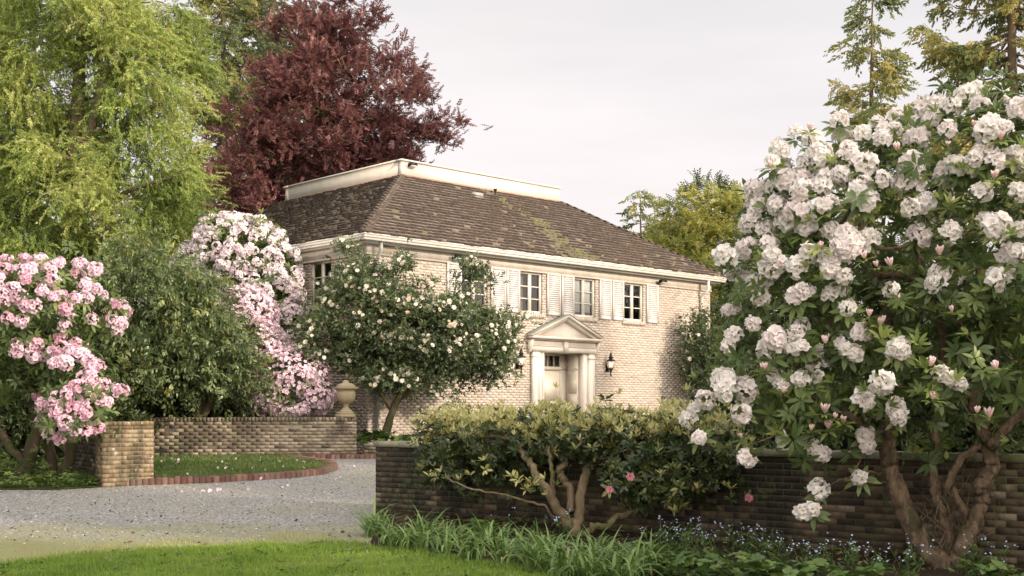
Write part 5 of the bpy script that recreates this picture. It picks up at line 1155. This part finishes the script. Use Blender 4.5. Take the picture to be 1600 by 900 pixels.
# yellow-green tree and further trees beyond the house
M['lime'] = leaf_mat('yellow_green_leaf', [(0,(0.14,0.17,0.055)),(0.4,(0.29,0.32,0.09)),(0.75,(0.46,0.43,0.12)),(1,(0.60,0.51,0.14))], 0.5, 0.5, 0.3, 0.22, 0.5)
M['dull'] = leaf_mat('dull_green_leaf', [(0,(0.032,0.050,0.018)),(0.5,(0.070,0.095,0.032)),(1,(0.14,0.155,0.055))], 0.45, 0.25, 0.35, 0.2, 0.5)
Y0 = 60.0
LT_ = [twig(12, .7, .17, .09, True, .2, .9, .1, .5) for _ in range(5)]
broadleaf('lime_tree', 'bright yellow green tree beyond the right end of the roof', ground(1110,Y0), [([ground(1110,Y0), B(1110,500,3), B(1108,400,3), B(1105,300,3)], [.3,.25,.18,.03]), ([B(1110,450,3), B(1060,400,2.5)], [.12,.03])],
    [E_(1105,360,Y0,55,55,2.0), E_(1070,400,Y0-.5,52,45,1.8), E_(1150,370,Y0,45,60,1.8), E_(1120,430,Y0-.8,70,50,2.2), E_(1140,490,Y0-1,60,55,2.0), E_(1030,400,Y0-.5,38,28,1.2), E_(1075,340,Y0,28,26,1.1), E_(1150,325,Y0,26,28,1.0), E_(1100,310,Y0,28,22,1.0)], 700, (M['dark_bark'], M['lime']), LT_, 4, .25, scale=1.0, upb=.1, every=3, pads=(130, 10, .85, .3, .35, .55, .4, .2))
broadleaf('birch_tree', 'thin open topped green tree behind the yellow green tree', ground(1112,66), [([ground(1112,66), at(1112,450,66), at(1110,330,66), at(1112,290,66)], [.25,.2,.1,.02])],
    [E_(1105,305,66,34,22,1.2), E_(1085,330,66,20,30,1.0), E_(1140,330,66,26,34,1.1), E_(1165,345,66,20,20,.8)], 150, (M['dark_bark'], M['dull']), LT_, 2, .12, upb=.8, every=1)
for i, (px, Y, top, w, lab) in enumerate([(1215,52,330,75,'dull green tree glimpsed through the left of the white rhododendron'), (1330,47,330,85,'dull green tree behind the middle of the white rhododendron'), (1455,50,300,85,'dark broad tree behind the right half of the white rhododendron'), (1590,40,330,90,'dull green tree low at the right edge behind the white blooms'), (1165,44,470,45,'low dull green tree beside the right corner of the house')]):
    h = 640-top
    broadleaf('background_tree', lab, ground(px,Y), [([ground(px,Y), at(px,640,Y), at(px+5,640-h*.4,Y), at(px,640-h*.8,Y)], [.2,.17,.12,.03])],
        [E_(px,640-h*.55,Y,w,h*.42,2.2), E_(px-w*.3,640-h*.3,Y-.6,w*.8,h*.35,1.8), E_(px+w*.35,640-h*.35,Y-.5,w*.8,h*.36,1.8), E_(px,640+5,Y-.5,w,h*.25,1.6)], 420, (M['dark_bark'], M['dull']), LT_, 4, .3, every=3, pads=(70, 9, .9, .3, .35, .5, .4, .2), group='background trees on the right', scale=1.1)

# dark understorey: laurels that close the view under the crowns
DT_ = [twig(9, .32, .15, .06, True, .3, 1.0) for _ in range(4)]
def laurel(label, px, Y, rx, rz, ry=1.2, n=420, group='dark laurels under the trees', cat='shrub'):
    b = ground(px, Y); t, bs = plant('laurel_shrub', label, cat, b, group); tm = MB(); bases = [limb(tm, [b-[0,0,.1], b+[.1,0,rz*.5], b+[-.1,0,rz*1.1]], [.08,.06,.03])]
    el = [(b[0],b[1],b[2]+rz*.95,rx,ry,rz), (b[0]-rx*.4,b[1]-.2,b[2]+rz*.6,rx*.7,ry,rz*.6), (b[0]+rx*.4,b[1]-.2,b[2]+rz*.65,rx*.7,ry,rz*.65)]
    P, D = crown_points(el, n, .5, 1., .5); P[:,2] = np.maximum(P[:,2], b[2]+.1); skeleton(tm, bases, P[::4], .005, .42, 4, 0); put(tm, 'trunk', M['dark_bark'], t, bs)
    lw = MB(); foliage(lw, P, D, DT_, 5, .22, 1.0, .1, .5, (.05,.6)); put(lw, 'foliage', M['dull'], t, bs)
for a in [('dark laurel at the left edge behind the pink rhododendron', -30, 27.5, 2.2, 1.9), ('dark laurel behind the bare stems of the pink rhododendron', 95, 26.6, 1.4, 1.3), ('tall dark laurel behind the ochre gate pillar', 185, 29.2, 1.6, 1.7), ('dark laurel between the evergreen and the weeping conifer', 240, 31.5, 1.8, 2.0), ('dark laurel filling the gap behind the weeping conifer', 20, 37, 3.2, 2.6),
          ('dark laurel behind the pale wall left of the azalea', 330, 30.2, 1.2, .9),
          ('clipped dark laurel behind the left stems of the white rhododendron', 1210, 29.0, 1.6, 1.15), ('clipped dark laurel behind the middle stems of the white rhododendron', 1350, 28.0, 1.7, 1.3), ('clipped dark laurel behind the right stems of the white rhododendron', 1490, 27.0, 1.7, 1.3), ('clipped dark laurel at the right edge beyond the wall', 1640, 26.0, 1.8, 1.5)]: laurel(*a)

# stone post on the terrace, spiky plants and pruned roses in front of the house
b = ground(1222, 24.5); t = thing('stone_post', 'short round weathered stone post on the terrace beyond the wall', 'post', b)
mb = MB(); mb.lathe([(0.15,-.05),(0.15,.03),(0.135,.04),(0.13,.5),(0.135,.72),(0.145,.74),(0.145,.80),(0.10,.84),(0,.86)], sides=18); mb.build('shaft', M['coping'], t, True)
M['spiky'] = leaf_mat('bronze_spiky_leaf', [(0,(0.04,0.03,0.02)),(0.6,(0.09,0.065,0.04)),(1,(0.16,0.13,0.08))], 0.5, 0.2)
def spiky(label, loc, n=40, L=.6):
    t = thing('spiky_plant', label, 'plant', loc, 0, 'spiky bronze plants by the door'); mb = MB(); tr_ = MB()
    for k in range(n):
        a = rng.uniform(0,2*pi); e = rng.uniform(.5,1.5); l = L*rng.uniform(.6,1.1); d = np.array([cos(a)*cos(e), sin(a)*cos(e), sin(e)]); s_ = np.cross(d,[0,0,1]); s_ = s_/(np.linalg.norm(s_)+1e-6)*.014
        p0, p1, p2 = d*.05+[0,0,.55], d*l*.6+[0,0,.55], d*l+[0,0,.55-.10*cos(e)*l]
        mb.add([p0-s_,p0+s_,p1+s_*.8,p1-s_*.8,p2], [[0,1,2,3],[3,2,4]], rng.random())
    mb.build('leaves', M['spiky'], t); tr_.tube([(0,0,0),(.02,0,.3),(0,0,.62)], [.04,.035,.03], 8); tr_.build('stem', M['dark_bark'], t)
spiky('bronze spiky plant left of the front door', ground(810, 31.6)); spiky('bronze spiky plant beside the iron handrail', ground(956, 33.0))
def rose(label, loc, H, arms):
    t = thing('pruned_rose', label, 'plant', loc, 0, 'bare pruned roses by the house'); mb = MB(); loc = np.array(loc)
    for k in range(arms):
        d = np.array([rng.normal(0,.3), rng.normal(0,.2), 1]); limb(mb, [np.zeros(3), d*[.2,.2,.4]*H, d*[.8,.8,.75]*H, d*H], [.035,.028,.022,.018], 6, .02)
        for q in range(3):
            p = d*H*rng.uniform(.55,1); limb(mb, [p, p+[rng.normal(0,.1),rng.normal(0,.08),.12], p+[rng.normal(0,.2),rng.normal(0,.1),.25]], [.012,.008,.004], 5, .01)
    mb.build('stems', M['dark_bark'], t)
rose('bare pruned rose in front of the right half of the facade', ground(1046, 33.5), 1.05, 3); rose('bare twisted rose stem above the shrub left of the door', ground(764, 30.0), 1.15, 4); rose('low bare rose stems above the left end of the pale leaved shrub', ground(722, 29.5), .95, 4)

# low green plants at the foot of the house corner
M['fresh'] = leaf_mat('fresh_green_leaf', [(0,(0.035,0.07,0.018)),(0.5,(0.07,0.13,0.03)),(1,(0.16,0.22,0.06))], 0.42, 0.3, 0.4, 0.1, 3)
LB = [whorl(7, .14, .09, .55, .25, .2) for _ in range(4)]
def clump(name, label, loc, n, r, h, T, mat, cat='plant', group=None, scale=1.0, rnd=(.2,.9)):
    t = thing(name, label, cat, loc, 0, group); mb = MB(); P = np.stack([rng.normal(0,r*.55,n), rng.normal(0,r*.4,n), h*rng.uniform(.15,1,n)],1); D = unit(P*[.6,.6,0]+[0,0,.25]+rng.normal(0,.05,P.shape))
    foliage(mb, P, np.tile([0,0,1.],(n,1)), T, 1, 0, scale, .5, .35, rnd); mb.build('leaves', mat, t); return t
clump('leafy_plant', 'low leafy plant in the raised bed right of the urn wall', ground(588,29.0)+[0,0,.28], 40, .4, .25, LB, M['fresh'], group='leafy plants at the house corner')
clump('leafy_plant', 'low leafy plant under the camellia trunk', ground(640,29.2)+[0,0,.2], 40, .45, .25, LB, M['fresh'], group='leafy plants at the house corner')

# ------------------------------------------------------------------ flower bed: strap-leaved clumps, forget-me-nots, heart-leaved plants
M['strap'] = leaf_mat('strap_leaf', [(0,(0.06,0.115,0.03)),(0.5,(0.13,0.215,0.055)),(0.9,(0.23,0.32,0.095)),(1,(0.34,0.32,0.13))], 0.40, 0.3, 0.4, 0.1, 2)
def strap_mesh(n=42, L=.5):
    mb = MB()
    for k in range(n):
        a = rng.uniform(0,2*pi); e0 = rng.uniform(.95,1.5); l = L*rng.uniform(.55,1.15); w = rng.uniform(.011,.019); o = np.array([rng.normal(0,.07), rng.normal(0,.05), 0]); p = o.copy(); V = []; e = e0; bend = rng.uniform(.12,.55); sd = np.array([-sin(a),cos(a),0])
        for s_ in range(8):
            ww = w*(1-(s_/7.0)**2.2)+.0008; ang = e; d = np.array([cos(a)*cos(ang), sin(a)*cos(ang), sin(ang)]); nn = np.cross(sd,d)
            V += [p-sd*ww+nn*ww*.35, p, p+sd*ww+nn*ww*.35]; p = p+d*l/7; e -= bend*(0.4+s_/5.0)
        F = []
        for s_ in range(7): F += [[3*s_,3*s_+1,3*s_+4,3*s_+3],[3*s_+1,3*s_+2,3*s_+5,3*s_+4]]
        mb.add(np.array(V), F, np.clip(rng.normal(.5,.22),0,.95))
    return mb.mesh('leaves', M['strap'])
SM = [strap_mesh(n) for n in (44,36,50,40,34)]
strap_px = [(588,838),(612,852),(640,862),(668,853),(690,868),(722,862),(738,878),(768,868),(792,884),(815,868),(838,894),(862,878),(882,905),(905,890),(925,912),(948,892),(965,915),(988,905),(1010,900),(655,840),(760,848),(700,846),(850,858),(930,870),(975,878)]
for i, (px, py) in enumerate(strap_px):
    g = gat(px, py); t = thing('strap_leaf_clump', 'arching strap leaved green clump in the bed along the lawn edge below the dark wall', 'plant', g, rng.uniform(0,6), 'strap leaved clumps along the lawn edge'); link('leaves', SM[i % 5], t); s_ = rng.uniform(.85,1.2)*(1.0 if i < 19 else .8); t.scale = (s_,)*3
M['blue_petal'] = petal_mat('blue_petal', [(0.2,(0.30,0.38,0.66)),(0.6,(0.42,0.52,0.80)),(1,(0.62,0.68,0.88))])
FMT = [floret(.009, .003, 5, 10) for _ in range(3)]
def fmn(label, loc, n=26, h=.38, r=.2):
    t = thing('forget_me_not', label, 'flower', loc, 0, 'blue flowering plants along the wall foot'); st_ = MB(); fm_ = MB(); lw = MB()
    for k in range(n):
        a = np.array([rng.normal(0,r*.4), rng.normal(0,r*.3), 0]); b_ = a+[rng.normal(0,r*.6), rng.normal(0,r*.4), h*rng.uniform(.5,1.1)]; limb(st_, [a, (a+b_)/2+[0,0,.03], b_], [.0035,.003,.002], 4, .008, 2)
        m_ = rng.integers(2,5); P = b_+rng.normal(0,.022,(m_,3)); foliage(fm_, P, np.tile([0,-.5,.7],(m_,1)), FMT, 1, 0, 1.0, .4, .4, (-.1,.3))
        P = np.stack([np.interp([.2,.45,.7],[0,1],[a[q],b_[q]]) for q in range(3)],1); foliage(lw, P, np.tile([0,0,1.],(3,1)), [twig(3,.05,.07,.02,False)], 1, .02, 1, .4, .6, (.2,.8))
    st_.build('stems', M['weed'], t); lw.build('leaves', M['fresh'], t); fm_.build('blossoms', M['blue_petal'], t, kind='stuff')
for px, py, n in [(1062,872,14),(1100,882,10),(1140,876,6),(1190,880,14),(1215,892,7),(1275,905,13),(1310,902,6),(1365,912,9),(1410,912,12),(1530,902,7),(1570,908,6),(815,838,4),(890,850,4),(1030,866,8),(1160,866,5)]:
    fmn('blue forget-me-nots on thin stems in the bed at the wall foot', gat(px, py), n)
HT = [whorl(6, .13, .11, .35, .25, .2, stem=.0) for _ in range(4)]
for px, py, lab in [(1045,905,'pale green heart leaved plant at the right end of the strap leaves'),(1085,890,'pale green heart leaved plant behind the strap leaves'),(1112,912,'broad heart leaved plant in front of the blue flowers'),(1150,900,'broad heart leaved plant left of the lit patch of wall'),(1195,915,'heart leaved plant at the bottom edge under the blue flowers'),(1235,912,'low heart leaved plant at the bottom edge'),(1010,880,'small leafy plant between the strap leaves and the wall'),(760,838,'small leafy plant at the wall foot left of the forked trunk'),(1330,925,'small leafy plant at the foot of the thick crooked trunk'),(1560,915,'small leafy plant right of the crooked trunks')]:
    clump('heart_leaf_plant', lab, gat(px, py), 34, .27, .20, HT, M['fresh'], group='heart leaved plants in the bed', scale=.62, rnd=(.3,1.0))
P_ = gat(948,890)+[0,0,.06]; mb = MB(); mb.addraw(RT[0][0]@rotx((0,-.8,.5)).T*1.0, RT[0][1]); o = mb.build('fallen_blossom', M['rose_petal']); o.location = P_; tag(o, 'small pink blossom lying among the strap leaves by the lawn', 'flower')

# ground ivy and seedlings under the left rhododendron and on the island, grass everywhere it grows
def inside(p, poly):
    x, y = p[:,0], p[:,1]; r = np.zeros(len(p), bool); n = len(poly)
    for i in range(n):
        x0, y0 = poly[i]; x1, y1 = poly[(i+1) % n]; c = ((y0 > y) != (y1 > y)) & (x < (x1-x0)*(y-y0)/(y1-y0+1e-12)+x0); r ^= c
    return r
def grass(name, P, h, w, mat, rnd, lift=0.0, lean=.35, bl=None):
    N = len(P); a = rng.uniform(0,2*pi,N); hh = h*rng.uniform(.5,1.2,N); ln = rng.normal(0,lean,N)*hh; b_ = rng.uniform(0,2*pi,N)
    s_ = np.stack([np.cos(a),np.sin(a),0*a],1)*(w*rng.uniform(.6,1.2,N))[:,None]; top = np.stack([np.cos(b_)*ln,np.sin(b_)*ln,hh],1); mid = top*[.35,.35,.6]
    V = np.stack([P-s_,P+s_,P+mid+s_*.7,P+mid-s_*.7,P+top],1).reshape(-1,3); k = (np.arange(N)*5)[:,None]; mb = MB()
    mb.addraw(V, [(k+[0,1,2,3], rnd, 0), (k+[3,2,4], rnd, 0)]); return mb.build(name, mat, kind='stuff')
N = 170000; P = np.stack([rng.uniform(-8.5,1.4,N), rng.uniform(9.3,15.6,N)],1)
ins = inside(P, lawn_poly); ey = np.interp(P[:,0], [q[0] for q in lawn_edge], [q[1] for q in lawn_edge]); dist = np.where(ins, -1, P[:,1]-ey)
keep = ins | ((P[:,0] < -1.7) & (dist > 0) & (rng.random(N) < .55*np.exp(-dist/.33)*(0.5+0.5*np.sin(P[:,0]*2.3)*np.sin(P[:,0]*5.1+1)+.2)))
P = P[keep]; dist = dist[keep]; P3 = np.stack([P[:,0],P[:,1],zg(P[:,1])],1); tuft = np.sin(P[:,0]*3.1+np.sin(P[:,1]*2.7)*1.7)*np.sin(P[:,1]*5.3+np.sin(P[:,0]*2.2)*1.4)
rv = np.clip(.42-.14*tuft+rng.normal(0,.17,len(P))+.55*(np.clip(dist+.6,0,1.2)), 0, 1)
grass('grass', P3, .055*(1+.45*tuft), .0042, M['grass'], rv); bpy.data.objects['grass']["label"] = 'short bright green lawn grass beside the gravel'; bpy.data.objects['grass']["category"] = 'grass'
N = 26000; P = np.stack([rng.uniform(-9.8,-3.6,N), rng.uniform(21.4,28.2,N)],1); P = P[inside(P, isl_poly)]; P3 = np.stack([P[:,0],P[:,1],zg(P[:,1])+.085],1)
grass('island_grass', P3, .06, .008, M['weed'], rng.uniform(.2,1,len(P)))
tag(bpy.data.objects['island_grass'], 'thin mossy grass covering the kerbed island', 'grass')
N = 9000; P = np.stack([rng.uniform(-16,-6.5,N), rng.uniform(19.8,27,N)],1); P = P[inside(P, verge_poly)]; P3 = np.stack([P[:,0],P[:,1],zg(P[:,1])+.02],1); mb = MB()
foliage(mb, P3+[0,0,.03]+np.stack([0*P3[:,0],0*P3[:,0],rng.exponential(.06,len(P3))],1), np.tile([0,0,1.],(len(P3),1)), [whorl(5,.09,.05,.4,.2,simple=True) for _ in range(4)], 1, 0, 1.0, .5, .4, (.2,1.0))
o = mb.build('ground_cover', M['weed'], kind='stuff'); tag(o, 'low leafy ground cover under the pink rhododendron', 'ground cover')
N = 420; P = np.stack([rng.uniform(-8,1,N), rng.uniform(9.5,14.4,N)],1); P = P[inside(P, lawn_poly)]; mb = MB(); foliage(mb, np.stack([P[:,0],P[:,1],zg(P[:,1])+.035],1), np.tile([0,0,1.],(len(P),1)), [whorl(5,.05,.028,.35,.1,simple=True) for _ in range(3)], 1, 0, 1.0, .5, .3, (.3,1.0))
o = mb.build('lawn_weeds', M['weed'], kind='stuff'); tag(o, 'small weeds and clover growing in the lawn grass', 'weeds')
# dropped petals and dead leaves
mb = MB(); N = 64; P = np.stack([rng.uniform(-9.5,-3.0,N), rng.uniform(20.5,26.5,N)],1); k = rng.random(N) < .35; 
P3 = np.stack([P[:,0],P[:,1],zg(P[:,1])+np.where(inside(P,isl_poly),.13,.02)],1); foliage(mb, P3, np.tile([1.,0,0],(N,1)), [dleaf(.07,.05,.05)], 1, 0, 1, .0, .5, (.2,1.0))
c0 = gat(322,769); P3 = c0+np.stack([rng.normal(0,.22,16),rng.normal(0,.12,16),rng.uniform(0.01,.03,16)],1); foliage(mb, P3, np.tile([1.,0,0],(16,1)), [dleaf(.07,.05,.05)], 1, 0, 1, 0, .5, (.2,1))
o = mb.build('fallen_petals', M['pink_petal'], kind='stuff'); tag(o, 'scattered pink petals on the island turf and gravel', 'petals')
mb = MB(); N = 2600; P = np.stack([rng.uniform(-3,9,N), rng.uniform(9.5,18,N)],1); P = P[inside(P, soil_poly)]; G_ = np.stack([rng.uniform(-8,-.5,45), 14.2+rng.exponential(3.2,45)],1); G_ = G_[(G_[:,1] < 21) & ~inside(G_, verge_poly) & ~inside(G_, isl_poly)]; P = np.concatenate([P, G_]); P3 = np.stack([P[:,0],P[:,1],zg(P[:,1])+.03],1); foliage(mb, P3, np.tile([1.,0,0],(len(P),1)), [dleaf(.07,.04,.2)], 1, 0, 1, .1, .6, (.0,1))
o = mb.build('leaf_litter', leaf_mat('dead_leaf', [(0,(0.04,0.025,0.015)),(0.6,(0.10,0.065,0.035)),(1,(0.19,0.13,0.07))], .7, .1), kind='stuff'); tag(o, 'brown dead leaves lying on the soil of the bed', 'dead leaves')
# loose stones on the gravel
mb = MB(); N = 5200; P = np.stack([rng.uniform(-11,0,N), rng.uniform(14.3,26,N)],1); k = ~inside(P, isl_poly) & ~inside(P, verge_poly) & ~inside(P, soil_poly) & ~inside(P, lawn_poly); P = P[k]
OC = (np.array([[1,0,0],[0,1,0],[-1,0,0],[0,-1,0],[0,0,.7],[0,0,-.7]])*.016, [(np.array([[0,1,4],[1,2,4],[2,3,4],[3,0,4]]), np.zeros(4), 0)])
mb.scatter(OC, np.stack([P[:,0],P[:,1],zg(P[:,1])+.008],1), frames(randdir(len(P))*[1,1,.3]), rng.uniform(.5,1.5,len(P)), rng.random(len(P)))
o = mb.build('loose_stones', brick_mat('loose_stone', [(0,(0.10,0.10,0.10)),(0.6,(0.24,0.23,0.22)),(1,(0.46,0.44,0.41))]), kind='stuff'); tag(o, 'loose grey stones on the gravel drive', 'gravel')

# ------------------------------------------------------------------ conifers of the garden to the right, whose shade lies over the lawn
SHADE = [((15,-2.5),9.6,3.6),((14.5,2.5),10,3.6),((15,7.5),10,3.6),((17,12),10.5,3.4),((20,16.5),11.5,3.2),((24,24.5),13,3.0)]
for i, (p, H, R_) in enumerate(SHADE):
    conifer('fir_tree', 'dense garden fir outside the picture to the right', (p[0],p[1],float(zg(p[1]))), H, R_, (M['fir_bark'],M['fir']), [strips(9,.9,.34,.11,.3)] , 40+i, .04, .45, .2, .0, .2, 7 if i < 5 else 4, 'firs outside the picture', .7, scale=1.3)
